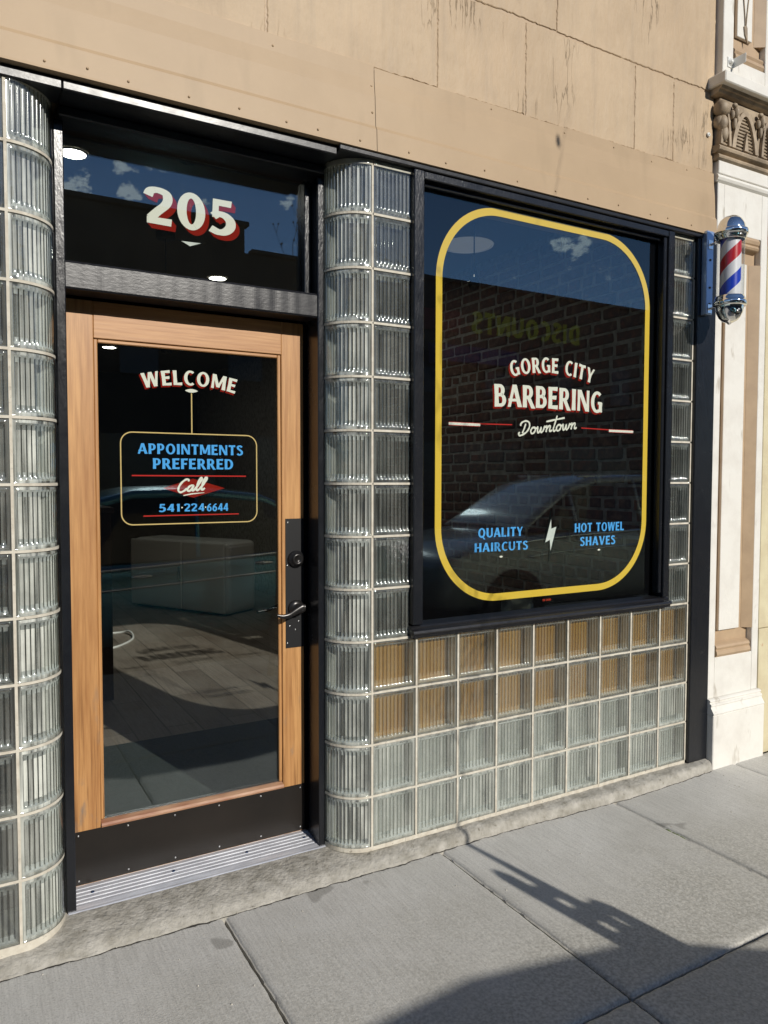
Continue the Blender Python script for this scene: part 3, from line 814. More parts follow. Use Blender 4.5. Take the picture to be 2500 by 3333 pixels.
# ------------------------------------------------------------------ shop window
WX0, WX1, WZ0, WZ1 = .172, 1.658, .812, 2.634
GY = .036
win = thing('shop_window', 'large black framed shop window with a yellow rounded outline painted on the glass', 'window', (.915,0,.812))
mb = MB()
fw = .046
mb.box(WX0, WX0+fw, -.020, .075, WZ0+.05, WZ1, .003); mb.box(WX1-fw*.9, WX1, -.020, .075, WZ0+.05, WZ1, .003)
mb.box(WX0+fw+.0005, WX1-fw*.9-.0005, -.018, .075, WZ1-.03, WZ1-.001, .003)
mb.build('frame', M['black_vert'], win)
mb = MB()   # inner bead, stepped
mb.box(WX0+fw+.001, WX0+fw+.016, .004, .030, WZ0+.07, WZ1-.031, .004); mb.box(WX1-fw*.9-.022, WX1-fw*.9-.001, -.010, .032, WZ0+.07, WZ1-.031, .004)
mb.box(WX0+fw+.017, WX1-fw*.9-.023, .008, .030, WZ1-.046, WZ1-.032, .004)
mb.build('glazing_bead', M['black_vert'], win)
mb = MB()
prof = [(.04,.866),(-.006,.858),(-.012,.852),(-.012,.846),(-.030,.840),(-.034,.832),(-.030,.826),(-.022,.822),(-.022,.812),(.04,.812)]
mb.prism([(WX0-.004, y, z) for y, z in prof], (WX1-WX0+.014, 0, 0))
mb.build('sill', M['black_wood'], win)
pane = MB().box(WX0+fw+.003, WX1-fw*.9-.003, GY, GY+.006, WZ0+.045, WZ1-.034).build('pane', M['pane'], win)
# opaque black surround with an oval opening, painted on the back of the glass
t = MB(); yb = GY+.0042
ox0, ox1, oz0, oz1, orad = .310, 1.556, .916, 2.579, .325
inner = rrect(ox0+.012, ox1-.012, oz0+.012, oz1-.012, orad-.012, 20)
bx0, bx1, bz0, bz1 = WX0+fw+.003, WX1-fw*.9-.003, WZ0+.045, WZ1-.034
cxm, czm = (ox0+ox1)/2, (oz0+oz1)/2
def outer_pt(p):
    dx, dz = p[0]-cxm, p[1]-czm
    k = min(((bx1-cxm)/dx if dx > 0 else (bx0-cxm)/dx) if abs(dx) > 1e-9 else 1e9, ((bz1-czm)/dz if dz > 0 else (bz0-czm)/dz) if abs(dz) > 1e-9 else 1e9)
    return (cxm+dx*k, czm+dz*k)
ring = []
for a, b in zip(inner, inner[1:]+inner[:1]):
    ring.append(a)
    for k in range(1, 6): ring.append((a[0]+(b[0]-a[0])*k/6, a[1]+(b[1]-a[1])*k/6))
for a, b in zip(ring, ring[1:]+ring[:1]):
    qa, qb = outer_pt(a), outer_pt(b)
    corner = None
    if abs(qa[0]-qb[0]) > 1e-4 and abs(qa[1]-qb[1]) > 1e-4: corner = (bx1 if qa[0] > cxm else bx0, bz1 if qa[1] > czm else bz0)
    pts = [a, qa]+([corner] if corner else [])+[qb, b]
    t.poly([(x, yb, z) for x, z in pts])
t.build('painted_surround', M['black_sheet'], pane)
L = Letters(GY+.0022)
mid = rrect(ox0+.0165, ox1-.0165, oz0+.0165, oz1-.0165, orad-.0165, 20)
L.ribbon(mid, .031, 0, 0, True)
L.build('yellow_outline', [M['yellow']], pane)
L = Letters(GY+.0022)
SH = (-.0075, -.0085)
L.text('GORGE CITY', .700, 1.185, 1.913, .066, arcR=.90, shade=SH, gap=.07)
L.text('BARBERING', .612, 1.248, 1.755, .096, arcR=8, shade=SH, gap=.045)
L.build('shop_name', [M['cream'], M['red']], pane)
L = Letters(GY+.0022)
P, tot = script_paths('Downtown')
for path in P:
    q = catmull(path, 7)
    def f(u, v): 
        X = .748+u/tot*.335+v*.012; return (X, 1.632+v*.058+(X-.748)*.115)
    L.ribbon([f(*c) for c in q], [.0062+.0022*abs(math.sin(k*.35)) for k in range(len(q))], 0)
L.build('script_line', [M['cream']], pane)
L = Letters(GY+.0022)
for xa, xb, xc in ((.377,.538,.710),(1.454,1.292,1.116)):
    L.line(xa, 1.6685, xb, 1.6685, .0105, 0); L.line(xa, 1.6685, xb, 1.6685, .0150, 1, .0006); L.line(xb, 1.673, xc, 1.6755, .0045, 1, .0006)
    for k in range(9):
        xx = xa+(xb-xa)*(k+.3)/9.5
        L.line(xx, 1.6655, xx+.008, 1.6705, .0025, 2, -.0004)
L.build('ornament_bar', [M['cream'], M['redline'], M['silverleaf']], pane)
L = Letters(GY+.0022)
L.text('QUALITY', .530, .775, 1.192, .040, gap=.08); L.text('HAIRCUTS', .512, .805, 1.131, .038, gap=.09)
L.text('HOT TOWEL', 1.082, 1.402, 1.196, .041, gap=.08); L.text('SHAVES', 1.117, 1.345, 1.132, .041, gap=.10)
L.build('service_lettering', [M['blue']], pane)
L = Letters(GY+.0022)
bolt = [(.936,1.305),(.943,1.222),(.978,1.230),(.925,1.061),(.930,1.164),(.898,1.150)]
cbx = sum(p[0] for p in bolt)/6; cbz = sum(p[1] for p in bolt)/6
t1, t2 = [bolt[0],bolt[1],bolt[4],bolt[5]], [bolt[1],bolt[2],bolt[3],bolt[4]]
for q in (t1, t2):
    L.fill([((x-cbx)*1.12+cbx, (z-cbz)*1.05+cbz) for x, z in q], 1, .001)
inn1 = [(.9385,1.262),(.940,1.218),(.932,1.168),(.905,1.157)]; inn2 = [(.940,1.218),(.970,1.226),(.9365,1.118),(.932,1.168)]
L.fill(inn1, 0); L.fill(inn2, 0)
L.build('lightning_bolt', [M['silverleaf'], M['signblack']], pane)
L = Letters(GY+.0022)
L.lens(.655,1.106,.020,.0085); L.lens(1.238,1.109,.020,.0085)
L.text('OH SIGNS', .893, .943, .893, .009, mi=1, gap=.1)
L.build('small_mark', [M['cream'], M['signorange']], pane)

# ------------------------------------------------------------------ head beam, posts, door frame
mb = MB()
mb.box(-1.9, -1.08, -.006, .10, HT+.002, 2.652, .003); 
mb.box(-1.079, -.152, -.006, .34, HT+.002, 2.652, .004)
mb.box(-.151, 1.975, -.024, .10, WZ1+.002, 2.654, .003)
mb.box(-1.079, -.152, .10, .205, HT-.03, HT+.001, .004)
hb = mb.build('head_beam', M['black_wood']); tag(hb, 'long glossy black timber head under the tan metal flashing', 'beam')

cp = thing('corner_post', 'upright black corner post between the glass blocks and the white pilaster', 'post', (1.91,0,0))
mb = MB(); mb.box(1.836, 1.980, -.014, .10, -.012, 2.65, .004)
mb.build('post_face', M['black_vert'], cp)
mb = MB(); mb.box(1.829, 1.8355, .004, .10, -.01, 2.65, .001); mb.build('edge_strip', M['black_sheet'], cp)

JL0, JL1, JR0, JR1 = -1.092, -1.062, -.167, -.138
fr = thing('door_surround', 'black painted door jambs with a chipped transom rail and glazed transom', 'door frame', (-.61,.2,0))
mb = MB()
mb.box(JL0, JL1, .132, .34, -.02, HT-.031, .003); mb.build('jamb', M['black_vert'], fr)
mb = MB(); mb.box(JR0, JR1, .132, .34, -.012, HT-.031, .003); mb.build('jamb', M['black_vert'], fr)
mb = MB(); mb.box(JR0-.012, JR0-.001, .232, .34, .02, 2.052, .002); mb.box(JL1+.001, JL1+.008, .232, .34, .02, 2.052, .002); mb.box(JL1+.009, JR0-.013, .297, .34, 2.02, 2.15, .002); mb.build('door_stop', M['black_sheet'], fr)
t = bmesh.new(); prev = None     # chipped transom rail
n_ = 120; mb = MB()
for i in range(n_+1):
    x = JL1+.001+(JR0-JL1-.002)*i/n_
    chip = max(0, noise.noise(V(x*11,2,5))-.35)*.03
    zt = 2.149+.0012*noise.noise(V(x*60,1,1))-chip*.6
    zb = 2.058
    y0 = .138+.0012*noise.noise(V(x*25,7,1))
    pr = [(y0+.004,zb),(y0,zb+.006),(y0+.0004,zt-.008-chip),(y0+.005+chip,zt),(.235,zt+.004),(.235,zb)]
    q = [t.verts.new((x,y,z)) for y, z in pr]
    if prev:
        for k in range(6): t.faces.new([prev[k], prev[(k+1)%6], q[(k+1)%6], q[k]])
    else: t.faces.new(q)
    prev = q
t.faces.new(prev[::-1]); mb.join(t)
mb.build('transom_rail', M['black_wood'], fr)
TY = .222
mb = MB(); mb.box(JR0-.030, JR0-.001, .190, .250, 2.155, HT-.032, .003); mb.build('glazing_strip', M['black_vert'], fr)
tp = MB().box(JL1+.001, JR0-.031, TY, TY+.006, 2.152, HT-.034).build('transom_pane', M['transpane'], fr)
L = Letters(TY+.0022)
TKs, TNs = TK, TN
def big(text_pts): pass
TK, TN = .215, .14; GL = glyphs()
SH2 = (.0155, -.0165)
L.text('2', -.787, -.690, 2.340, .124, shade=SH2); L.text('0', -.679, -.571, 2.340, .128, shade=SH2); L.text('5', -.565, -.462, 2.341, .123, shade=SH2)
L.build('house_number', [M['cream'], M['red']], tp)
TK, TN = TKs, TNs; GL = glyphs()
L = Letters(TY+.0022)
L.fill([(-.698,2.295),(-.668,2.2935),(-.630,2.276),(-.584,2.2965),(-.562,2.298),(-.628,2.2985)][::1], 1, .001)
L.fill([(-.662,2.2935),(-.631,2.2795),(-.590,2.2960)], 0)
L.build('wing_ornament', [M['silverleaf'], M['signblack']], tp)

# ------------------------------------------------------------------ door
DY = .25
DX0, DX1, DZ0, DZ1 = -1.052, -.150, .012, 2.052
door = thing('shop_door', 'varnished wooden glazed door with a black kick plate and painted lettering', 'door', (DX0, DY+.022, DZ0))
gx0, gx1, gz0, gz1 = -.962, -.270, .2175, 1.925
mb = MB()
mb.box(DX0, gx0, DY, DY+.044, DZ0, DZ1, .002); mb.build('stile', M['fir'], door)
mb = MB(); mb.box(gx1, DX1, DY, DY+.044, DZ0, DZ1, .002); mb.build('stile', M['fir'], door)
mb = MB(); mb.box(gx0+.0004, gx1-.0004, DY-.0006, DY+.044, gz1, DZ1-.0005, .002); mb.build('top_rail', M['firh'], door)
mb = MB(); mb.box(gx0+.0004, gx1-.0004, DY+.0006, DY+.044, DZ0, gz0-.010, .002)
mb.build('bottom_rail', M['firh'], door)
mb = MB(); bd = .014
mb.box(gx0+.0005, gx0+bd, DY+.006, DY+.018, gz0+.012, gz1-.0005, .003); mb.box(gx1-bd, gx1-.0005, DY+.006, DY+.018, gz0+.012, gz1-.0005, .003)
mb.build('glazing_bead', M['fir'], door)
mb = MB(); mb.box(gx0+bd+.0005, gx1-bd-.0005, DY+.006, DY+.018, gz1-bd, gz1-.0005, .003); mb.build('glazing_bead', M['firh'], door)
mb = MB(); mb.prism([(gx0+.001, y, z) for y, z in ((DY-.009,gz0-.0095),(DY-.011,gz0-.003),(DY-.006,gz0+.004),(DY+.012,gz0+.010),(DY+.018,gz0+.010),(DY+.018,gz0-.0095))], (gx1-gx0-.002,0,0))
M['wornwood'] = pmat('worn sill bead', (.46,.27,.16), .4, col2=(.30,.13,.07), nscale=12, nst=(.6,2,2), bump=.5, bscale=60, bst=(.2,1,1))
mb.build('sill_bead', M['wornwood'], door)
DGY = DY+.0185
dp = MB().box(gx0+.002, gx1-.002, DGY, DGY+.006, gz0+.001, gz1-.002).build('door_pane', M['doorpane'], door)
LY = DGY+.0022
L = Letters(LY)
L.text('WELCOME', -.792, -.449, 1.786, .053, arcR=.70, shade=(-.005,-.0065), gap=.075)
L.build('welcome_lettering', [M['cream'], M['red']], dp)
L = Letters(LY)
L.ribbon(rrect(-.873,-.366,1.275,1.607,.040,8), .0042, 0, 0, True); L.line(-.618,1.757,-.618,1.607,.0042,0)
L.lens(-.618,1.766,.048,.0135,1)
L.build('gold_outline', [M['gold'], M['cream']], dp)
L = Letters(LY)
L.text('APPOINTMENTS', -.814, -.421, 1.5305, .0375, gap=.075); L.text('PREFERRED', -.762, -.459, 1.4765, .0385, gap=.075)
L.text('541', -.743, -.664, 1.3195, .0285, gap=.10); L.text('224', -.649, -.573, 1.3195, .0285, gap=.10); L.text('6644', -.565, -.481, 1.3185, .0290, gap=.06)
L.build('appointment_lettering', [M['blue']], dp)
L = Letters(LY)
L.line(-.836,1.452,-.410,1.4505,.0046,0); L.line(-.797,1.3055,-.440,1.306,.0042,0)
L.fill([(-.727,1.406),(-.615,1.370),(-.494,1.405),(-.616,1.441)], 1, .0012)
for xx in (-.6575,-.569): L.polys(arc(0,0,1,1,0,360,.999,.999,12), lambda u, v: (xx+u*.0028, 1.334+v*.0028), 0, 2)
L.build('call_diamond', [M['redline'], M['red'], M['cream']], dp)
L = Letters(LY)
P, tot = script_paths('Call')
for path in P:
    q = catmull(path, 8)
    def f(u, v):
        X = -.678+u/tot*.104+v*.012; return (X, 1.390+v*.044+(X+.678)*.10)
    L.ribbon([f(*c) for c in q], [.0062+.0018*abs(math.sin(k*.3)) for k in range(len(q))], 0)
L.ribbon([(-.652,1.3785),(-.62,1.3845),(-.573,1.3885)], [.0035,.0050,.0018], 0)
L.build('call_script', [M['cream']], dp)
# kick plate
kp = MB().box(DX0+.003, -.153, DY-.0025, DY-.0008, .016, .2065, .0006).build('kick_plate', M['kick'], door)
def screw(mb, c, r, axis='y'):
    Mx = Matrix.Translation(c) @ (Matrix.Rotation(R(90), 4, 'X') if axis == 'y' else Matrix())
    mb.lathe([(0,.0014),(r*.6,.0012),(r,.0003),(r,-.001)], Mx, 10)
scr = None
for z in (.192,.031):
    for k in range(6):
        x = -1.038+.168*k
        m_ = MB(); screw(m_, (0,0,0), .0034); o = m_.build('screw', M['steel']) if scr is None else scr.copy()
        if scr is None: scr = o
        else: m_.bm.free(); COL.objects.link(o); o.parent = None
        o.location = (x, DY-.0026, z); put(o, kp)
# lock plate, deadbolt, lever
lk = MB().box(-.257, -.151, DY-.0024, DY-.0007, .767, 1.283, .0006).build('lock_plate', M['lockblack'], door)
for x, z in ((-.247,1.268),(-.249,1.098),(-.250,.787),(-.240,.855),(-.202,.872),(-.216,.838)):
    o = scr.copy(); COL.objects.link(o); o.parent = None; o.location = (x, DY-.0025, z); put(o, lk)
def MY(c): return Matrix.Translation(c) @ Matrix.Rotation(R(90), 4, 'X')
db = MB().lathe([(.0345,0),(.0345,.006),(.030,.014),(.0235,.019),(.0225,.024)], MY((-.214,DY-.0022,1.122)), 32).build('deadbolt', M['lockblack'], door)
MB().lathe([(.0225,.0235),(.0225,.0245),(.020,.0262),(.012,.0262),(.0115,.0245),(.004,.0245),(0,.0235)], MY((-.214,DY-.0022,1.122)), 28).build('keyhole', M['lever'], db)
lv = MB().lathe([(.0335,0),(.0335,.005),(.030,.011),(.021,.014),(.0135,.017),(.0125,.036),(.0125,.046)], MY((-.214,DY-.0022,.926)), 32).build('lever_handle', M['lever'], door)
yl = DY-.048
pts = catmull([(-.196,yl-.004,.932),(-.214,yl-.004,.929),(-.238,yl-.004,.919),(-.262,yl-.004,.907),(-.286,yl-.003,.904),(-.303,yl-.001,.908),(-.312,yl,.911)], 6)
mb = MB(); t = bmesh.new(); prev = None
for i, p in enumerate(pts):
    u = i/(len(pts)-1)
    hh = .0155*(1-u)**1.2+.0052; th = .0065*(1-u)+.0045
    if u < .08: hh *= .75
    q = [t.verts.new((p[0], p[1]+th*math.cos(a)*.8, p[2]+hh*math.sin(a))) for a in [2*math.pi*k/12 for k in range(12)]]
    if prev:
        for k in range(12):
            f = t.faces.new([prev[k], prev[(k+1)%12], q[(k+1)%12], q[k]]); f.smooth = True
    else: t.faces.new(q)
    prev = q
t.faces.new(prev[::-1]); mb.join(t); mb.build('lever', M['lever'], lv)
MB().lathe([(.0085,.0),(.0085,.002),(.006,.0025),(.0035,.0012),(0,.001)], MY((-.208,yl-.0095,.930)), 18).build('keyhole', M['lockblack'], lv)
mb = MB(); mb.tube(catmull([(-.205,DY+.095,.93),(-.25,DY+.098,.925),(-.29,DY+.098,.91),(-.34,DY+.097,.905)],5), [.007]*16, 8); mb.build('inside_lever', M['lever'], door)
# threshold
th = thing('threshold', 'fluted aluminium threshold strip in front of the kick plate', 'threshold', (-.61,.19,-.01))
pr = [(.262,.013),(.262,-.012),(.118,-.022),(.118,-.016)]
top = []
yy = .120
flutes = [(.120,-.014),(.126,-.009),(.133,-.008),(.134,-.0095),(.141,-.0065),(.142,-.008),(.150,-.0045)]
k = .150
while k < .255:
    z = -.0045+(k-.150)*.155
    flutes += [(k,z),(k+.004,z+.0006),(k+.0045,z-.0018),(k+.0135,z-.0018+.0014),(k+.014,z+.0016)]
    k += .0185
flutes = [f_ for f_ in flutes if f_[0] < .262]
mb = MB(); mb.prism([(-1.088, y, z) for y, z in [(.118,-.022)]+flutes+[(.262,.0125),(.262,-.012)]], (.945,0,0))
mb.build('plate', M['alu'], th)
M['bluescrew'] = pmat('blue steel screw', (.05,.08,.16), .35, metal=.7)
for x in (-1.00,-.72,-.44,-.20):
    m_ = MB(); m_.lathe([(0,.0018),(.005,.0014),(.0062,0),(.0062,-.002)], Matrix.Translation((x,.205,.0052)), 12); m_.build('screw', M['bluescrew'], th)

# ------------------------------------------------------------------ tan wall above
uw = thing('upper_wall', 'tan painted upper wall of cracked boards above metal flashing', 'wall', (0,0,2.65))
mb = MB(); mb.box(-1.9, 1.955, .006, .35, 2.66, 4.9); mb.build('backing', M['tan'], uw)
def wobpanel(mb, pts, d, amp=.006, fr_=9):
    """board with a ragged outline (x,z), its face d in front of the backing"""
    out = []
    for (a, b) in zip(pts, pts[1:]+pts[:1]):
        L_ = math.hypot(b[0]-a[0], b[1]-a[1]); n_ = max(2, int(L_/.008))
        for k in range(n_):
            x = a[0]+(b[0]-a[0])*k/n_; z = a[1]+(b[1]-a[1])*k/n_
            q = noise.noise(V(x*fr_, z*fr_, 3.3))*amp*.8+noise.noise(V(x*fr_*5, z*fr_*5, 7))*amp*.7+noise.noise(V(x*fr_*13, z*fr_*13, 1))*amp*.5
            nx_, nz_ = -(b[1]-a[1])/L_, (b[0]-a[0])/L_
            out.append((x+nx_*q, z+nz_*q))
    t = bmesh.new()
    f = [t.verts.new((x, .0062-d, z)) for x, z in out]
    cx_ = sum(p[0] for p in out)/len(out); cz_ = sum(p[1] for p in out)/len(out)
    fi = []
    for (x, z) in out:
        dd = math.hypot(x-cx_, z-cz_); fi.append(t.verts.new((x+(cx_-x)/dd*.0035, .0062-d-.0022, z+(cz_-z)/dd*.0035)))
    bk = [t.verts.new((x, .0065, z)) for x, z in out]
    n_ = len(out)
    for k in range(n_):
        k2 = (k+1) % n_
        t.faces.new([f[k], f[k2], bk[k2], bk[k]]); t.faces.new([fi[k], fi[k2], f[k2], f[k]])
    t.faces.new(fi)
    mb.join(t)
def crackmat():
    m, n, l = new_mat('cracked tan paint')
    p = N(n, 'ShaderNodeBsdfPrincipled'); o = N(n, 'ShaderNodeOutputMaterial'); l.new(p.outputs[0], o.inputs[0]); p.inputs['Roughness'].default_value = .6
    a = tex(n, l, 3, world=True, detail=6)
    c = mixc(n, l, ramp(n, l, a, [(.3, 0.0), (.7, 1.0)]), rgb(.50,.365,.228), rgb(.41,.30,.185))
    # fine upright splits in the paint
    s1 = tex(n, l, 4.5, world=True, stretch=(4.2,1,.5), detail=5, rough=.55)
    gsp = ramp(n, l, tex(n, l, 2.3, world=True, detail=2, off=(4,0,9)), [(.54, 0.0), (.66, 1.0)])
    e = math_(n, l, 'ABSOLUTE', math_(n, l, 'SUBTRACT', s1, .5))
    cr = math_(n, l, 'MULTIPLY', math_(n, l, 'SUBTRACT', 1.0, math_(n, l, 'MULTIPLY', e, 70.0), True), gsp)
    dirty = ramp(n, l, tex(n, l, 12, world=True, stretch=(1.6,1,.35), detail=6), [(.52, 0.0), (.8, .55)])
    c = mixc(n, l, dirty, c, rgb(.36,.27,.18))
    bl = ramp(n, l, tex(n, l, 1.7, world=True, detail=7, rough=.7, off=(2,0,6)), [(.42, 0.0), (.70, .6)])
    c = mixc(n, l, bl, c, rgb(.60,.46,.30))
    dr = ramp(n, l, tex(n, l, 9, world=True, detail=5, stretch=(1.8,1,.12), off=(0,0,3)), [(.54, 0.0), (.74, .45)])
    c = mixc(n, l, dr, c, rgb(.33,.25,.165))
    c = mixc(n, l, math_(n, l, 'MULTIPLY', cr, .38), c, rgb(.10,.075,.05))
    l.new(c, p.inputs['Base Color'])
    b = N(n, 'ShaderNodeBump'); b.inputs['Strength'].default_value = .8; b.inputs['Distance'].default_value = .006
    h = math_(n, l, 'SUBTRACT', math_(n, l, 'MULTIPLY', tex(n, l, 16, world=True, stretch=(1.4,1,.6), detail=8), 1.1), cr)
    l.new(h, b.inputs['Height']); l.new(b.outputs[0], p.inputs['Normal'])
    return m
M['crack'] = crackmat()
gp = .0015
def zc(x): return 2.985+.004*x       # flashing top
cols = [-1.9, -.42, .29, .735, 1.39, 1.655, 1.95]
for a, b in zip(cols, cols[1:]):
    mb = MB(); wobpanel(mb, [(a+gp,2.972),(b-gp,2.976),(b-gp,3.362),(a+gp,3.356)], .0018); mb.build('board', M['crack'], uw)
cols2 = [-1.9, -.75, .05, .905, 1.95]
for a, b in zip(cols2, cols2[1:]):
    mb = MB(); wobpanel(mb, [(a+gp,3.366),(b-gp,3.370),(b-gp,3.90),(a+gp,3.90)], .0026, .006); mb.build('board', M['crack'], uw)
    mb = MB(); wobpanel(mb, [(a+gp+.02,3.907),(b-gp+.005,3.907),(b-gp,4.88),(a+gp,4.88)], .0026, .006); mb.build('board', M['crack'], uw)
# folded metal flashing: two lengths
M['flash'] = pmat('tan painted metal', (.46,.335,.208), .5, spec=.3, col2=(.415,.30,.185), nscale=2.2, bump=.12, bscale=7, bdist=.012, speck=(5,.56,.80,(.37,.27,.165),(1.3,1,.35)))
def flash(x0, x1, up):
    t = bmesh.new(); prev = None; n_ = max(8, int((x1-x0)/.03))
    for i in range(n_+1):
        x = x0+(x1-x0)*i/n_
        w0 = .003*noise.noise(V(x*2.3,0,8))
        zt = up+.006*noise.noise(V(x*3,0,2))
        pr = [(.004,zt),(-.0045,zt-.001),(-.006+w0*.5,2.92),(-.013+w0,2.86),(-.018+w0,2.752),(-.0235+w0*.4,2.7425),(-.0265+w0*.3,2.738),(-.030+w0*.2,2.664),(-.031,2.656),(-.026,2.6555),(.004,2.657)]
        q = [t.verts.new((x,y,z)) for y, z in pr]
        if prev:
            for k in range(len(q)-1):
                f = t.faces.new([prev[k], prev[k+1], q[k+1], q[k]])
        prev = q
    m_ = MB(); m_.join(t); return m_.build('flashing', M['flash'], uw)
flash(-1.9, .0, 2.978); flash(.0022, 1.953, 2.972)
scr2 = None
def fscrew(x, y, z, r=.0048):
    global scr2
    if scr2 is None:
        m_ = MB(); m_.lathe([(0,.0030),(.0024,.0026),(.0038,.0010),(.0042,-.001)], Matrix.Rotation(R(90),4,'X'), 10); o = m_.build('screw', M['flash']); scr2 = o
    else: o = scr2.copy(); COL.objects.link(o); o.parent = None
    o.location = (x, y, z); put(o, uw)
x = -1.13
while x < 1.95:
    fscrew(x, -.031, 2.682+random.uniform(-.006,.006)); x += random.choice([.17,.19,.21,.12])
for z in (2.70,2.80,2.90): fscrew(-.012, -.017 if z < 2.85 else -.008, z)
for x in (-.9,-.4,.55,.95,1.25,1.5,1.75): fscrew(x, -.0058, 2.945+random.uniform(-.008,.008))
# round white stud in the wall
mb = MB(); mb.lathe([(.0045,.006),(.010,.006),(.0105,0)], MY((1.908,-.001,3.155)), 18); mb.lathe([(0,.002),(.0046,.002),(.0046,.0062)], MY((1.908,-.001,3.155)), 12)
mb.build('stud', M['offwhite'], uw)

# ------------------------------------------------------------------ pilaster
pil = thing('pilaster', 'white and tan painted classical pilaster with a carved capital', 'pilaster', (2.19,0,GZ))
PX0, PX1 = 1.978, 2.392
mb = MB(); mb.box(PX0+.002, 2.405, -.050, .12, GZ-.02, .222, .004); mb.build('plinth', M['white'], pil)
mb = MB()
pr = [(.1,.2225),(-.050,.2225),(-.052,.230),(-.044,.243),(-.036,.256),(-.0335,.262),(-.037,.268),(-.035,.276),(-.027,.279),(-.027,.285),(-.031,.290),(-.027,.296),(-.016,.300),(.1,.300)]
mb.prism([(PX0+.001, y, z) for y, z in pr], (.424,0,0)); mb.build('base_moulding', M['white'], pil)
px0, px1, pz0, pz1 = 2.030, 2.338, .512, 2.70
sy = -.012
mb = MB()
mb.box(PX0, px0, sy, .12, .3005, 2.935, .003); mb.box(px1, PX1, sy, .12, .3005, 2.935, .003)
mb.box(px0+.0005, px1-.0005, sy+.0005, .12, .3005, pz0, .002); mb.box(px0+.0005, px1-.0005, sy+.0005, .12, pz1, 2.935, .002)
mb.build('shaft', M['white'], pil)
def fluted_panel(x0, x1, z0, z1, sy, name):
    p_ = MB()
    p_.box(x0+.001, x1-.001, sy+.034, .11, z0+.001, z1-.001)
    # chamfered side slopes, stopped short at both ends
    c = .052
    for xa, xb in ((x0+.0005, x0+c*.5), (x1-.0005, x1-c)):
        p_.prism([(xa, sy+.0005, z0+.13), (xb, sy+.033, z0+.13), (xa, sy+.033, z0+.13)], (0,0,z1-z0-.26))
    o_ = p_.build(name, M['tanmould'], pil)
    q = MB()
    pr_ = [(sy+.033,0),(sy+.002,.004),(sy-.006,.018),(sy-.002,.034),(sy+.004,.040),(sy-.001,.052),(sy+.004,.062),(sy+.010,.066),(sy+.033,.078)]
    q.prism([(x0+.012, y, z0-.004+z) for y, z in pr_], (x1-x0-.030,0,0))
    q.build('panel_lip', M['tanmould'], o_); q = MB()
    q.prism([(x0+.012, y, z1+.004-z) for y, z in pr_], (x1-x0-.030,0,0))
    q.build('panel_lip', M['tanmould'], o_)
    i_ = MB(); i_.box(x0+.050, x1-.092, sy+.016, sy+.0335, z0+.135, z1-.135, .002); i_.build('inset', M['white'], o_)
    return o_
fluted_panel(px0, px1, pz0, pz1, sy, 'panel')
mb = MB()
def ring(z0, z1, out, nm, mat, pro):
    m_ = MB()
    pr_ = [(.1,z0)]+[(-out*a-.010, z0+(z1-z0)*b) for a, b in pro]+[(.1,z1)]
    m_.prism([(PX0-out*1.0, y, z) for y, z in pr_], (PX1-PX0+2*out,0,0)); m_.build(nm, mat, pil)
ring(2.936, 2.976, .016, 'neck_ring', M['white'], [(.1,0),(.7,.2),(1,.5),(.7,.8),(.1,1)])
mb = MB(); mb.box(PX0-.006, PX1, -.020, .12, 2.9765, 3.040, .003); mb.build('neck_band', M['white'], pil)
ring(3.0405, 3.072, .022, 'astragal', M['tandark'], [(.2,0),(.9,.25),(1,.5),(.7,.85),(.3,1)])
ring(3.0725, 3.108, .034, 'astragal', M['tandark'], [(.3,0),(.9,.3),(1,.6),(.8,.9),(.2,1)])
cap = MB().box(PX0-.012, PX1+.01, -.022, .12, 3.1085, 3.345, .004).build('capital', M['tandark'], pil)
def arch_pts(cx, w, z0, h, k):
    out = []
    for i in range(21):
        u = -1+2*i/20
        out.append((cx+u*w/2, z0+h*max(0, 1-abs(u)**1.8)**.72))
    return out
for cx in (2.152, 1.998, 2.325):
    w_a, h_a = (.215, .200) if cx == 2.152 else (.084, .185)
    m_ = MB()
    o_, i_ = arch_pts(cx, w_a, 3.112, h_a, 0), arch_pts(cx, w_a-(.056 if w_a > .1 else .034), 3.112, h_a-.026, 0)
    for a, b, c, d in zip(o_, o_[1:], i_, i_[1:]):
        m_.prism([(a[0],-.0225,a[1]),(b[0],-.0225,b[1]),(d[0],-.0225,d[1]),(c[0],-.0225,c[1])], (0,-.017,0))
    m_.build('arch_moulding', M['tandark'], cap)
    m_ = MB()
    for k in range(10):
        z = 3.121+k*.0170
        q_ = 1-((z-3.112)/(h_a-.028))**(1/.72)
        if q_ <= .02: break
        hw = (w_a-(.060 if w_a > .1 else .037))/2*q_**(1/1.8)
        m_.tube([(cx-hw,-.024,z),(cx+hw,-.024,z)], .0050, 6)
    m_.build('louvre_ribs', M['tandark'], cap)
m_ = MB(); m_.prism([(2.140,-.03,3.112),(2.172,-.03,3.112),(2.165,-.03,3.160),(2.157,-.03,3.205),(2.148,-.03,3.160)], (0,-.012,0)); m_.build('spear_leaf', M['tandark'], cap)
for cx, cz, sc_ in ((2.065,3.285,1.0),(2.275,3.285,1.0)):
    m_ = MB()
    m_.ball((cx,-.040,cz), .026, (.55,.8,1.25), 2); m_.ball((cx-.022,-.036,cz-.014), .020, (.6,.7,1.2), 2); m_.ball((cx+.020,-.034,cz-.020), .018, (.6,.7,1.3), 2)
    m_.ball((cx,-.034,cz-.048), .018, (.6,.7,1.9), 2); m_.ball((cx-.012,-.043,cz+.030), .016, (1,.8,.8), 2); m_.ball((cx+.014,-.040,cz+.026), .013, (1,.8,.8), 2)
    m_.build('carved_leaf', M['tandark'], cap)
m_ = MB()   # corner scroll and leaf
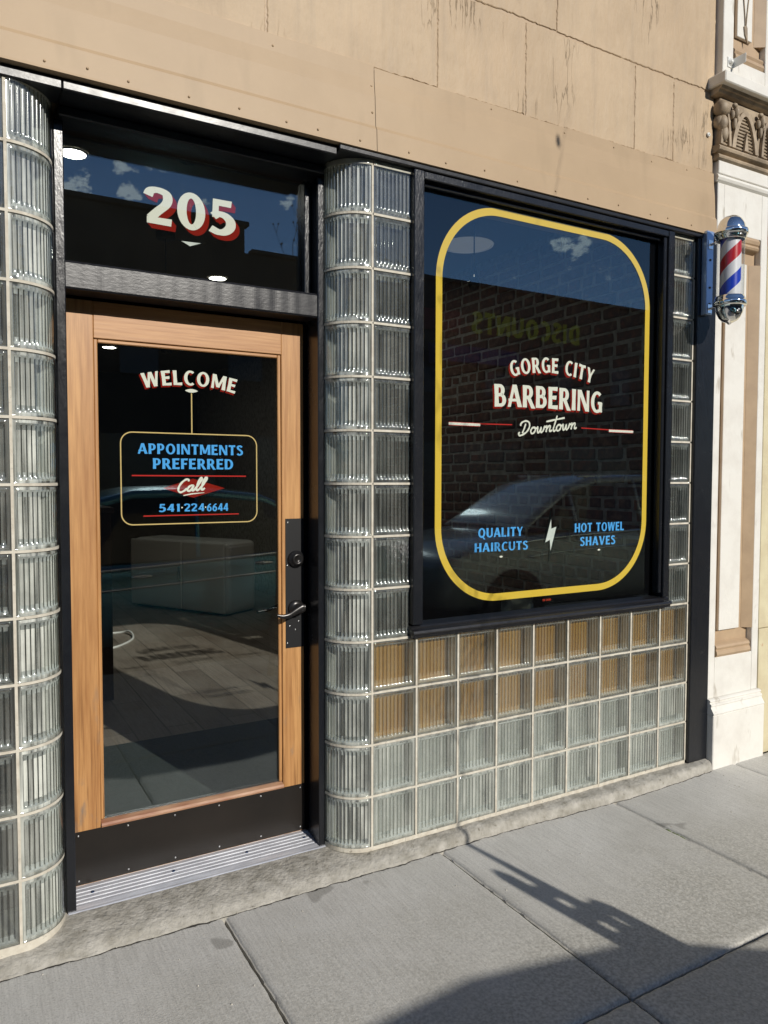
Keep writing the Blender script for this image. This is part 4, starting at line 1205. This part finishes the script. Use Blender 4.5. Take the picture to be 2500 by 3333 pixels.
m_.lathe([(0,.03),(.020,.03),(.034,.022),(.036,0),(.034,-.022),(.020,-.03),(0,-.03)], Matrix.Translation((PX0-.012,-.030,3.285)) @ Matrix.Rotation(R(90),4,'Y'), 20)
m_.ball((PX0-.004,-.030,3.215), .034, (.75,.85,1.25), 2); m_.ball((PX0+.006,-.034,3.165), .028, (.8,.8,1.5), 2); m_.ball((PX0-.018,-.016,3.225), .028, (.7,1,1.2), 2); m_.ball((PX0+.022,-.036,3.292), .022, (1,.8,1.4), 2)
m_.build('corner_scroll', M['tandark'], cap)
ab = MB().box(PX0-.075, PX1+.075, -.098, .12, 3.376, 3.430, .005).build('abacus', M['white'], pil)
ring(3.3455, 3.3755, .058, 'abacus_bed', M['tandark'], [(.3,0),(.6,.2),(.75,.55),(.9,.6),(1,1)])
mb = MB(); sy2 = -.034
ux0, ux1, uz0 = 2.045, 2.305, 3.545
mb.box(PX0-.012, ux0, sy2, .12, 3.4305, 4.9, .003); mb.box(ux1, PX1+.005, sy2, .12, 3.4305, 4.9, .003); mb.box(ux0+.0005, ux1-.0005, sy2+.0005, .12, 3.4305, uz0, .002)
mb.build('upper_shaft', M['white'], pil)
up = fluted_panel(ux0, ux1, uz0, 4.9, sy2, 'panel')
mb = MB(); 
mb.prism([(2.148,sy2+.0155,3.70),(2.160,sy2+.0155,3.682),(2.171,sy2+.0155,3.655),(2.166,sy2+.0155,3.735),(2.156,sy2+.0155,3.748),(2.140,sy2+.0155,3.738)], (0,-.006,0))
mb.tube(catmull([(2.152,sy2+.012,3.745),(2.146,sy2+.012,3.80),(2.13,sy2+.012,3.90),(2.10,sy2+.012,4.05)],6), .0028, 6); mb.tube(catmull([(2.158,sy2+.012,3.745),(2.164,sy2+.012,3.80),(2.178,sy2+.012,3.90),(2.205,sy2+.012,4.05)],6), .0028, 6)
mb.build('carved_drop', M['tandark'], up)
br = thing('angle_bracket', 'small white steel angle bracket bolted to the upper pilaster', 'bracket', (2.03,sy2,3.52))
bp_ = MB().box(2.000, 2.040, sy2-.004, sy2-.0005, 3.495, 3.545, .001).build('plate', M['offwhite'], br)
MB().box(2.0405, 2.044, sy2-.072, sy2-.0005, 3.497, 3.543, .001).build('flange', M['offwhite'], br)
MB().lathe([(.0165,.004),(.0165,.007),(.011,.0075),(.010,.014),(.006,.0175),(0,.018)], MY((2.019,sy2,3.521)), 20).build('bolt', M['offwhite'], br)
# pale yellow wall beyond
mb = MB(); mb.box(2.425, 9, .005, .3, GZ-.02, .62, .003); mb.box(2.428, 9, .010, .3, .6225, 7.0, .003)
o = mb.build('neighbour_wall', M['cremewall']); tag(o, 'pale yellow flaking wall beyond the pilaster', 'wall')
mb = MB(); mb.box(2.3925, 2.4245, .060, .3, GZ, 7.0); o = mb.build('joint_filler', M['postwood']); tag(o, 'dark recessed joint strip between pilaster and yellow wall', 'joint strip')

# ------------------------------------------------------------------ barber pole
AX, AY = 1.885, -.158
bpole = thing('barber_pole', 'chrome capped barber pole with red, white and blue spiral on a blue bracket', 'barber pole', (AX,AY,2.2))
bk = MB().box(1.858, 1.909, -.046, -.0145, 2.258, 2.668, .003).build('bracket', M['bracketpaint'], bpole)
for z in (2.61,2.525,2.39,2.31):
    MB().lathe([(.0055,0),(.0055,.003),(.003,.0035),(.0028,.0015),(0,.0012)], MY((1.884,-.046,z)), 12).build('screw', M['plastic'], bk)
def chrome_lathe(name, prof, parent=bpole, mat='chrome'):
    return MB().lathe(prof, Matrix.Translation((AX,AY,0)), 40).build(name, M[mat], parent)
chrome_lathe('top_cap', [(0,2.710),(.016,2.708),(.034,2.700),(.050,2.685),(.060,2.664),(.064,2.643),(.0645,2.634)])
chrome_lathe('collar', [(.064,2.640),(.074,2.638),(.077,2.634),(.077,2.618),(.074,2.613),(.070,2.612),(.070,2.604),(.067,2.601),(.066,2.592),(.061,2.590)])
chrome_lathe('collar', [(.061,2.324),(.066,2.322),(.067,2.314),(.070,2.310),(.070,2.302),(.075,2.299),(.077,2.294),(.077,2.280),(.074,2.276),(.064,2.274)])
chrome_lathe('bottom_cap', [(.0645,2.280),(.064,2.268),(.059,2.245),(.048,2.222),(.034,2.207),(.020,2.200),(.011,2.196),(.006,2.190),(0,2.187)])
M['tubeglass'] = glass_mat('clear tube', (.965,.97,.97), f0=.04, rough=.0, edge=(.62,.64,.64))
chrome_lathe('glass_tube', [(.0625,2.318),(.0625,2.596)], mat='tubeglass')
# striped cylinder
def stripe_cyl():
    t = bmesh.new(); seg, nz = 96, 1; z0, z1, r_ = 2.315, 2.598, .0475
    lines = 80; P = []
    for j in range(lines+1):
        z = z0+(z1-z0)*j/lines
        tw = (z-z0)/.262*math.pi*2
        P.append([t.verts.new((AX+r_*math.cos(2*math.pi*k/seg+tw), AY+r_*math.sin(2*math.pi*k/seg+tw), z)) for k in range(seg)])
    for j in range(lines):
        for k in range(seg):
            k2 = (k+1) % seg
            f = t.faces.new([P[j][k], P[j][k2], P[j+1][k2], P[j+1][k]]); f.smooth = True
            u = ((k+STRIPE)/seg) % 1.0
            f.material_index = 1 if u < .25 else (0 if u < .5 else (2 if u < .75 else 0))
    me = bpy.data.meshes.new('striped_cylinder'); t.to_mesh(me); t.free()
    for c in (pmat('stripe white', (.78,.78,.80), .3), pmat('stripe red', (.50,.012,.02), .3), pmat('stripe blue', (.01,.045,.50), .3)): me.materials.append(c)
    o = bpy.data.objects.new('striped_cylinder', me); COL.objects.link(o); put(o, bpole)
STRIPE = 24.7
stripe_cyl()
for z in (2.604,2.290):
    m_ = MB(); m_.tube([(1.884,-.046,z-.005),(1.884,AY+.065,z)], .0065, 10); m_.box(1.868,1.900,-.0495,-.0462,z-.026,z+.018,.001); m_.build('arm', M['chrome'], bpole)

# ------------------------------------------------------------------ interior
FZ = .012
def wall_box(name, mat, *b): 
    return struct(MB().box(*b).build(name, M[mat]))
wall_box('shop_floor', 'floorwood', -3.2, 1.95, .30, 9.2, -.3, FZ)
wall_box('shop_ceiling', 'ceil', -3.4, 2.3, .34, 9.4, 3.0, 3.1)
wall_box('shop_back_wall', 'darkwall', -3.2, 2.3, 9.2, 9.3, FZ+.001, 2.9995)
wall_box('shop_side_wall', 'darkwall', -3.3, -3.2, .36, 9.2, FZ+.001, 3.0)
wall_box('shop_front_wall', 'darkwall', -3.2, 1.94, .352, .36, 2.7, 2.999)
wall_box('shop_front_wall', 'darkwall', -3.2, -1.66, .10, .36, FZ+.001, 2.999)
wall_box('shop_front_wall', 'postwood', -.128, .19, .215, .235, FZ+.001, 2.64)  # return wall added to stop sun patterns through the curved blocks
wall_box('shop_front_wall', 'postwood', -1.66, -1.12, .215, .235, FZ+.001, 2.64)  # same added light stop behind the hinge side pier
# brick party wall with individual courses
bw = thing('brick_wall', 'old dark red brick wall inside the shop seen through the window', 'wall', (2.0,4,0))
MB().box(1.9545, 2.2, .12, 9.1995, -.2, 2.9995).build('mortar_bed', M['oldmortar'], bw)
mb = MB(); z = .02; k = 0
while z < 2.95:
    y = .13-random.random()*.2; head = (k % 6 == 5)
    while y < 5.2:
        ln = (.098 if head else .205)*random.uniform(.93,1.06)
        y0, y1 = max(y, .125), y+ln
        if y1 > .18:
            j = [random.uniform(-.005,.005) for _ in range(5)]
            v0 = len(mb.bm.verts)
            mb.box(1.948+random.uniform(-.005,.005), 1.985, y0+abs(j[0])*.8, y1-abs(j[1])*.8, z+j[2]*.9, z+.064+j[3]*1.0, .009)
            mb.bm.verts.ensure_lookup_table()
            for v in mb.bm.verts[v0:]:
                v.co += V(.0, .007*noise.noise(V(v.co.y*31, v.co.z*31, 1)), .006*noise.noise(V(v.co.y*27, v.co.z*27, 5)))+V(0,0,.012*noise.noise(V(v.co.y*1.3, z, 2)))
        y += ln+.012
    z += .0735; k += 1
mb.build('bricks', M['brick'], bw)
mat_ = MB().box(-1.15, .30, .34, 1.62, FZ+.001, FZ+.010, .003).build('door_mat', M['rug']); tag(mat_, 'dark grey ribbed mat on the floor inside the door', 'mat')
pw = thing('wood_counter', 'dark brown wooden counter end inside the door on the hinge side', 'counter', (-.8,2.7,FZ))
MB().box(-1.3, -.52, 2.50, 3.4, FZ+.001, 1.22, .004).build('carcass', M['postwood'], pw); MB().box(-1.32, -.505, 2.48, 3.42, 1.2205, 1.255, .004).build('counter_top', M['postwood'], pw)
MB().box(-.70, -.66, 2.490, 2.4995, .05, 1.2, .002).build('upright_trim', M['postwood'], pw)
# made-up cabinet in place of the pale panel in the door glass
ch = thing('pale_panel_cabinet', 'made-up low off white cabinet standing in for the pale panel in the door glass', 'cabinet', (.66,5.55,FZ))
def rotbox(name, mat, x0, x1, y0, y1, z0, z1, b, parent, ang=-60):
    m_ = MB(); m_.box(x0, x1, y0, y1, z0, z1, b, 3)
    Mx = Matrix.Translation((.66,5.55,0)) @ Matrix.Rotation(R(ang), 4, 'Z')
    for v in m_.bm.verts: v.co = Mx @ v.co
    return m_.build(name, M[mat], parent)
rotbox('body', 'offwhite', -.70,.70,.035,.5, FZ+.012,.78,.06, ch); rotbox('plinth', 'plastic', -.66,.66,.06,.48, FZ,FZ+.0115,.002, ch)
rotbox('door', 'offwhite', -.69,.085,-.002,.030, FZ+.03,.77,.02, ch); rotbox('door', 'offwhite', .095,.69,-.002,.030, FZ+.03,.77,.02, ch)
rotbox('handle', 'chrome', .06,.075,-.03,-.0025, .36,.50,.004, ch)
cb = MB(); cb.tube(catmull([(-.50,4.05,FZ+.006),(-.30,4.02,FZ+.006),(-.16,4.12,FZ+.008),(-.03,4.35,FZ+.006),(-.02,4.55,FZ+.03),(-.10,4.66,FZ+.006),(-.35,4.70,FZ+.006),(-.6,4.75,FZ+.006)],6), .010, 8)
o = cb.build('cable', M['cable']); tag(o, 'white cable looped on the plank floor', 'cable')
# boards behind the lower glass blocks
ob = MB().box(.012, 1.82, .0655, .085, .405, .80, .003).build('wood_board', M['panelwood']); tag(ob, 'orange brown wooden board behind the upper rows of low glass blocks', 'board')
gb = MB().box(.012, 1.82, .0655, .085, .0, .402, .003).build('grey_board', M['greyboard']); tag(gb, 'grey board behind the lowest glass blocks', 'board')
def disc(name, lab, x, y, r_, mat, z=3.0, cat='ceiling light', grp=None):
    m_ = MB(); m_.lathe([(0,-.004),(r_,-.004),(r_,0)], Matrix.Translation((x,y,z-.0005)), 28)
    c = thing(name, lab, cat, (x,y,z), grp); m_.build('diffuser', M[mat], c)
    m_ = MB(); m_.lathe([(r_+.001,-.006),(r_+.012,-.006),(r_+.014,0)], Matrix.Translation((x,y,z-.0005)), 28); m_.build('trim_ring', M['offwhite'] if mat == 'lamp' else M['disc'], c)
    return c
disc('ceiling_light', 'lit round ceiling light nearest the transom, over the hinge side', -.86, 1.42, .060, 'lamp', grp='lit recessed ceiling lights')
disc('ceiling_light', 'lit round ceiling light seen under the house number', .43, 3.27, .064, 'lamp', grp='lit recessed ceiling lights')
disc('ceiling_light', 'lit round ceiling light seen in the top corner of the door glass', .26, 6.95, .075, 'lamp', grp='lit recessed ceiling lights')
disc('ceiling_light', 'added round lamp out of sight behind the door jamb, brightening the brick wall', .95, 2.42, .11, 'lamp', grp='lit recessed ceiling lights')  # unseen lamp added to light the brick wall
disc('ceiling_light', 'added round lamp hidden by the transom rail, brightening the brick wall and cabinet', .92, 4.25, .095, 'lamp', grp='lit recessed ceiling lights')  # another added lamp, kept out of view, for brick and cabinet
disc('ceiling_light', 'added round lamp hidden by the door head, brightening the off white cabinet', .30, 4.60, .095, 'lamp', grp='lit recessed ceiling lights')  # added lamp that lifts the cabinet, hidden from the camera
disc('ceiling_light', 'added round lamp hidden by the painted window corner, brightening the brick wall', 1.15, .90, .048, 'lamp', grp='lit recessed ceiling lights')  # added lamp for the near end of the brick, out of view
disc('ceiling_plate', 'pale faintly glowing round ceiling plate behind the shop window', 1.62, 1.62, .16, 'disc', cat='ceiling plate')
sd = MB().lathe([(0,-.03),(.045,-.028),(.065,-.012),(.066,0)], Matrix.Translation((-.37,1.17,2.9995)), 24).build('smoke_detector', M['darkwall']); tag(sd, 'dark round smoke detector on the ceiling', 'detector')
pl = thing('pendant_lamp', 'hanging clear bulb on a cord from a faintly glowing ceiling plate', 'pendant lamp', (1.40,1.25,3.0))
MB().tube([(1.40,1.25,2.995),(1.40,1.25,2.80)], .004, 8).build('cord', M['plastic'], pl); MB().lathe([(.014,2.80),(.016,2.77),(.016,2.74),(.012,2.735)], Matrix.Translation((1.40,1.25,0)), 16).build('socket', M['plastic'], pl)
MB().lathe([(.012,2.735),(.020,2.71),(.034,2.66),(.036,2.63),(.026,2.60),(0,2.592)], Matrix.Translation((1.40,1.25,0)), 24).build('bulb', M['bulb'], pl)
pc = thing('pendant_lamp', 'black ceiling rose with a thin cord hanging behind the transom', 'pendant lamp', (-.19,2.37,3.0))
MB().lathe([(0,2.955),(.055,2.957),(.06,2.965),(.06,2.999)], Matrix.Translation((-.19,2.37,0)), 24).build('ceiling_rose', M['plastic'], pc); MB().tube([(-.19,2.37,2.955),(-.19,2.37,2.35)], .004, 8).build('cord', M['plastic'], pc); MB().lathe([(0,2.23),(.03,2.24),(.05,2.28),(.02,2.35)], Matrix.Translation((-.19,2.37,0)), 20).build('shade', M['plastic'], pc)
# tan leather chair back low behind the window
lc = thing('barber_chair', 'tan leather barber chair behind the shop window', 'chair', (1.35,2.55,FZ))
MB().box(1.10,1.62,2.70,2.82,.62,1.20,.05,3).build('backrest', M['leather'], lc); MB().box(1.10,1.62,2.20,2.70,.48,.61,.04,3).build('seat', M['leather'], lc)
MB().lathe([(.30,FZ),(.30,FZ+.03),(.06,FZ+.06),(.05,.48)], Matrix.Translation((1.36,2.45,0)), 24).build('pedestal', M['chrome'], lc)

# ------------------------------------------------------------------ street side, seen in the glass
def car(name, label, x_front, yc, Ln, col, prof, cabin, roofrail=False):
    """car nose toward -x; prof rows (u, z_low, z_side, z_top, half width); cabin rows (u, z_base, z_top, hw_base, hw_top)"""
    zr = GZ-.13
    c = thing(name, label, 'car', (x_front+Ln/2, yc, zr))
    t = bmesh.new(); prev = None
    for u, zl, zs, zt, hw in prof:
        x = x_front+u*Ln
        h = [(0,zl),(.80*hw,zl),(.95*hw,zl+.09),(.99*hw,zl+.22),(1.0*hw,zs-.14),(.985*hw,zs-.06),(.965*hw,zs),(.90*hw,zt-.025),(.70*hw,zt),(0,zt+.02)]
        ring_ = [(y,z) for y,z in h]+[(-y,z) for y,z in h[-2:0:-1]]
        q = [t.verts.new((x, yc+y, zr+z)) for y, z in ring_]
        if prev:
            for k in range(len(q)):
                f = t.faces.new([prev[k], prev[(k+1)%len(q)], q[(k+1)%len(q)], q[k]]); f.smooth = True
        else: t.faces.new(q)
        prev = q
    t.faces.new(prev[::-1]); m_ = MB(); m_.join(t); b = m_.build('body', M[col], c)
    sd_ = b.modifiers.new('s', 'SUBSURF'); sd_.levels = sd_.render_levels = 2
    t = bmesh.new(); prev = None; t2 = bmesh.new(); prev2 = None
    for u, zb, zt, hb_, ht_ in cabin:
        x = x_front+u*Ln
        q = [t.verts.new((x, yc+y, zr+z)) for y, z in ((hb_,zb),(ht_,zt-.06),(-ht_,zt-.06),(-hb_,zb))]
        q2 = [t2.verts.new((x, yc+y, zr+z)) for y, z in ((ht_+.012,zt-.085),(ht_+.008,zt-.035),(ht_*.85,zt-.008),(0,zt+.012),(-ht_*.85,zt-.008),(-ht_-.008,zt-.035),(-ht_-.012,zt-.085),(0,zt-.08))]
        if prev:
            for k in range(4): t.faces.new([prev[k], prev[(k+1)%4], q[(k+1)%4], q[k]]).smooth = False
            for k in range(8): t2.faces.new([prev2[k], prev2[(k+1)%8], q2[(k+1)%8], q2[k]]).smooth = True
        else: t.faces.new(q); t2.faces.new(q2)
        prev, prev2 = q, q2
    t.faces.new(prev[::-1]); t2.faces.new(prev2[::-1])
    m_ = MB(); m_.join(t); m_.build('cabin_glass', M['carglass'], c)
    m_ = MB(); m_.join(t2); rf = m_.build('roof', M[col], c)
    ca, cz = cabin[0], cabin[-1]; mid_ = cabin[len(cabin)//2]
    for s_ in (1, -1):
        for u in (.385,.60,.80) if Ln > 4.3 else (.40,.62,.80):
            rw = min(cabin, key=lambda r_: abs(r_[0]-u))
            m_ = MB(); m_.tube([(x_front+u*Ln, yc+s_*(rw[3]+.004), zr+rw[1]), (x_front+u*Ln+.05, yc+s_*(rw[4]+.008), zr+rw[2]-.07)], .022, 6)
            m_.build('pillar', M[col], c)
        hw = max(r_[4] for r_ in prof)
        def side(u, dz):
            a = [r_ for r_ in prof if r_[0] <= u][-1]; b_ = [r_ for r_ in prof if r_[0] >= u][0]
            k = 0 if a is b_ else (u-a[0])/(b_[0]-a[0]); g = [a[i]+(b_[i]-a[i])*k for i in range(5)]
            return (x_front+u*Ln, yc+s_*(g[4]*.972+.006), zr+g[2]+dz)
        m_ = MB(); m_.tube([side(.18+.68*k/12, -.01) for k in range(13)], .014, 8); m_.build('waist_trim', M['chrome'], c)
        m_ = MB(); m_.tube([tuple(V(*side(.22+.60*k/12, -.17))+V(0,s_*.012,0)) for k in range(13)], .012, 8); m_.build('side_trim', M['chrome'], c)
        for u in (.50,.72):
            p = V(*side(u, -.085)); m_ = MB(); m_.ball(p, .1, (1.0,.16,.20), 2); m_.build('door_handle', M['chrome'], c)
        for u in (.37,.575,.765):
            p = V(*side(u, 0)); m_ = MB(); m_.box(p.x-.004, p.x+.004, p.y-.02, p.y+.006*s_ if s_ > 0 else p.y+.02, p.z-.42, p.z-.01); m_.build('door_seam', M['plastic'], c)
        for u in (.19,.81):
            wx = x_front+u*Ln; Mw = Matrix.Translation((wx, yc+s_*(hw-.10), zr+.325)) @ Matrix.Rotation(R(-90*s_), 4, 'X')
            w = MB().lathe([(.20,-.09),(.31,-.09),(.325,-.06),(.325,.07),(.31,.10),(.22,.105)], Mw, 32).build('wheel', M['rubber'], c)
            m_ = MB(); m_.lathe([(.22,.10),(.21,.07),(.06,.085),(0,.09)], Mw, 20); m_.build('rim', M['steel'], w)
            m_ = MB(); m_.lathe([(.335,-.05),(.37,-.05),(.37,.104),(.335,.106)], Mw, 32); m_.build('wheel_arch', M['plastic'], c)
        p = V(*side(.03, -.10)); m_ = MB(); m_.ball((p.x+.08, p.y-s_*.18, p.z+.02), .16, (.6,.9,.45), 2); m_.build('headlight', M['lampglass'], c)
        p = V(*side(.985, -.10)); m_ = MB(); m_.ball((p.x-.03, p.y-s_*.10, p.z+.03), .13, (.35,1,.6), 2); m_.build('tail_light', M['tail'], c)
        p = V(*side(.36, .06)); m_ = MB(); m_.ball((p.x, p.y+s_*.10, p.z+.03), .10, (.7,1,.65), 2); m_.build('wing_mirror', M[col], c)
        if roofrail:
            m_ = MB(); m_.tube([(x_front+u*Ln, yc+s_*.52, zr+1.66+.0*u) for u in (.45,.6,.75,.9)], .014, 8); m_.build('roof_rail', M['steel'], c)
    return c
sed = [(0,.30,.60,.62,.62),(.03,.22,.66,.70,.76),(.12,.20,.76,.82,.87),(.25,.20,.84,.93,.91),(.36,.20,.885,.97,.92),(.55,.20,.93,.97,.925),(.75,.20,.985,1.0,.92),(.88,.22,1.0,1.05,.88),(.96,.26,.98,1.04,.80),(1.0,.34,.86,.92,.70)]
cab = [(.30,.93,.97,.80,.72),(.345,.94,1.16,.82,.66),(.42,.94,1.44,.84,.60),(.50,.95,1.54,.85,.60),(.62,.96,1.555,.85,.61),(.74,.98,1.50,.84,.60),(.84,1.0,1.30,.80,.58),(.92,1.0,1.06,.74,.56)]
car('parked_car', 'dark teal parked sedan reflected in the door glass', -2.45, -4.08, 4.75, 'teal', sed, cab)
suv = [(0,.32,.70,.72,.66),(.03,.24,.80,.86,.80),(.10,.22,.90,.97,.88),(.22,.22,.98,1.05,.92),(.32,.22,1.02,1.10,.93),(.6,.22,1.06,1.08,.935),(.8,.22,1.08,1.10,.92),(.95,.24,1.08,1.12,.86),(1.0,.34,1.0,1.06,.74)]
cab2 = [(.24,1.06,1.10,.82,.74),(.30,1.06,1.28,.84,.68),(.40,1.06,1.56,.86,.64),(.48,1.06,1.66,.87,.64),(.65,1.07,1.69,.87,.65),(.82,1.08,1.66,.86,.64),(.93,1.08,1.52,.83,.62),(.985,1.08,1.16,.78,.6)]
car('parked_car', 'silver parked wagon reflected in the shop window', 2.75, -4.35, 4.7, 'silver', suv, cab2, True)

# young street tree with stakes: throws the shadow across the pavement
random.seed(11)
TX, TYY = .895, -2.30
tr = thing('street_tree', 'bare young street tree behind the viewer, its shadow on the pavement', 'tree', (TX,TYY,GZ))
def tx_(z): return .757+.123*z
zs_t = [GZ, .3, .6, .85, 1.15, 1.5, 1.85, 2.3, 2.8, 3.4]; rs_t = [.030,.029,.027,.021,.007,.0035,.003,.003,.0025,.0018]
trunk = [(tx_(z) if z < 2 else tx_(2)-.05*(z-2), TYY+.004*math.sin(z*3), z) for z in zs_t]
m_ = MB(); m_.tube(trunk, rs_t, 10); tk = m_.build('trunk', M['bark'], tr)
m_ = MB(); bud = MB()
def twig(p, d, ln, r0, nb):
    q = [p]
    for s_ in range(1, 5): q.append(q[-1]+(d+V(random.uniform(-.2,.2), random.uniform(-.2,.2), random.uniform(-.1,.2)))*ln/4)
    m_.tube(catmull([tuple(v) for v in q], 4), [r0*(1-.7*i/16) for i in range(17)], 6)
    for v in q[2:]:
        for _ in range(nb):
            w_2 = v+V(random.uniform(-.05,.05), random.uniform(-.05,.05), random.uniform(.02,.08))
            m_.tube([tuple(v), tuple(w_2)], [.0018,.0012], 5); bud.ball(w_2, .006, (1,1,1.6), 1)
for k in range(12):
    z = 1.45+.75*k/11; a = random.uniform(0, 6.28)
    twig(V(tx_(z), TYY, z), V(math.cos(a)*.6, math.sin(a)*.6, .75), random.uniform(.22,.42), .0042, 1)
for k in range(6):
    a = random.uniform(0, 6.28); twig(V(.99-.03*k, TYY, 2.4+.14*k), V(math.cos(a)*.35, math.sin(a)*.35, .9), random.uniform(.35,.6), .0028, 2)
twig(V(.98, TYY, 2.6), V(.28,.02,.95), 1.5, .0030, 0); bud.ball(V(TX+.50, TYY+.02, 4.06), .016, (.8,.8,2.2), 1)
m_.join(bud.bm); m_.build('crown', M['bark'], tr)
st = thing('tree_stakes', 'two timber stakes with rubber ties beside the young street tree', 'tree stakes', (TX,TYY,GZ))
for off, zt in ((-.068,.97),(.058,.80)):
    m_ = MB(); m_.tube([(tx_(z)+off,TYY,z) for z in (GZ,zt-.08,zt-.03,zt)], [.027,.027,.025,.010], 10); m_.build('stake', M['stake'], st)
for z, w0, w1, hz in ((.862,-.07,.0,.024),(.772,-.07,.06,.024),(.682,-.07,.06,.024),(.555,-.07,.06,.075),(.36,-.07,.06,.09)):
    m_ = MB(); m_.box(tx_(z)+w0,tx_(z)+w1,TYY-.014,TYY+.014,z-hz,z+hz,.004); m_.build('tie', M['rubber'], st)

# buildings across the street
fb = thing('far_building', 'brown flat roofed building across the street', 'building', (10,-28,0))
m_ = MB(); m_.box(-34, 9.55, -40, -28, -.3, 12.05); m_.box(9.55, 46, -40, -27.99, -.3, 10.98); m_.build('walls', M['farwall'], fb)
m_ = MB(); m_.box(-34.2, 9.7, -28.25, -27.8, 12.055, 12.25, .02); m_.box(9.8, 46, -28.25, -27.8, 10.985, 11.15, .02); m_.build('parapet', M['farwall'], fb)
for k in range(15):
    x = -22+4.4*k
    m_ = MB(); m_.box(x, x+1.5, -27.985, -27.93, 5.6, 7.6); w = m_.build('window', M['farwin'], fb)
for k in range(8):
    x = -22+8*k
    m_ = MB(); m_.box(x, x+6.2, -27.985, -27.92, .1, 3.2); w = m_.build('shopfront', M['farwin'], fb)
sg = thing('store_sign', 'yellow block letters along the brick building across the street', 'sign', (24.7,-27.9,8.7))
TK, TN = .27, .20; GL = glyphs()
Ls = Letters(0)
Ls.text('DISCOUNTS', 0, 7.25, 0, 1.02, gap=.07)
o = Ls.build('sign_letters', [M['signyellow']], sg)
# letters face the shop (+y) and read along -x
o.matrix_parent_inverse = Matrix(); o.location = (3.65, .05, -.02); o.rotation_euler = (0,0,math.pi)
TK, TN = TKs, TNs; GL = glyphs()
m_ = MB(); m_.box(18.2, 20.4, -27.98, -27.8, 8.6, 9.6, .02); o = m_.build('red_sign', M['signred']); tag(o, 'dark red sign board beside the yellow store letters', 'sign')
m_ = MB(); m_.prism([(18.6,-27.98,8.0),(18.6,-26.9,7.2),(18.6,-26.9,7.0),(18.6,-27.98,7.0)], (5.4,0,0)); o = m_.build('awning', M['awning']); tag(o, 'blue awning under the store letters across the street', 'awning')

# ------------------------------------------------------------------ render settings
S.view_settings.view_transform = 'Standard'; S.view_settings.look = 'None'; S.view_settings.exposure = 0.0; S.view_settings.gamma = 1
c = S.cycles
c.use_denoising = True; c.max_bounces = 14; c.diffuse_bounces = 4; c.glossy_bounces = 6; c.transmission_bounces = 10; c.transparent_max_bounces = 32
c.caustics_reflective = False; c.caustics_refractive = False; c.sample_clamp_indirect = 4.0; c.sample_clamp_direct = 0
c.use_adaptive_sampling = True; c.adaptive_threshold = .015
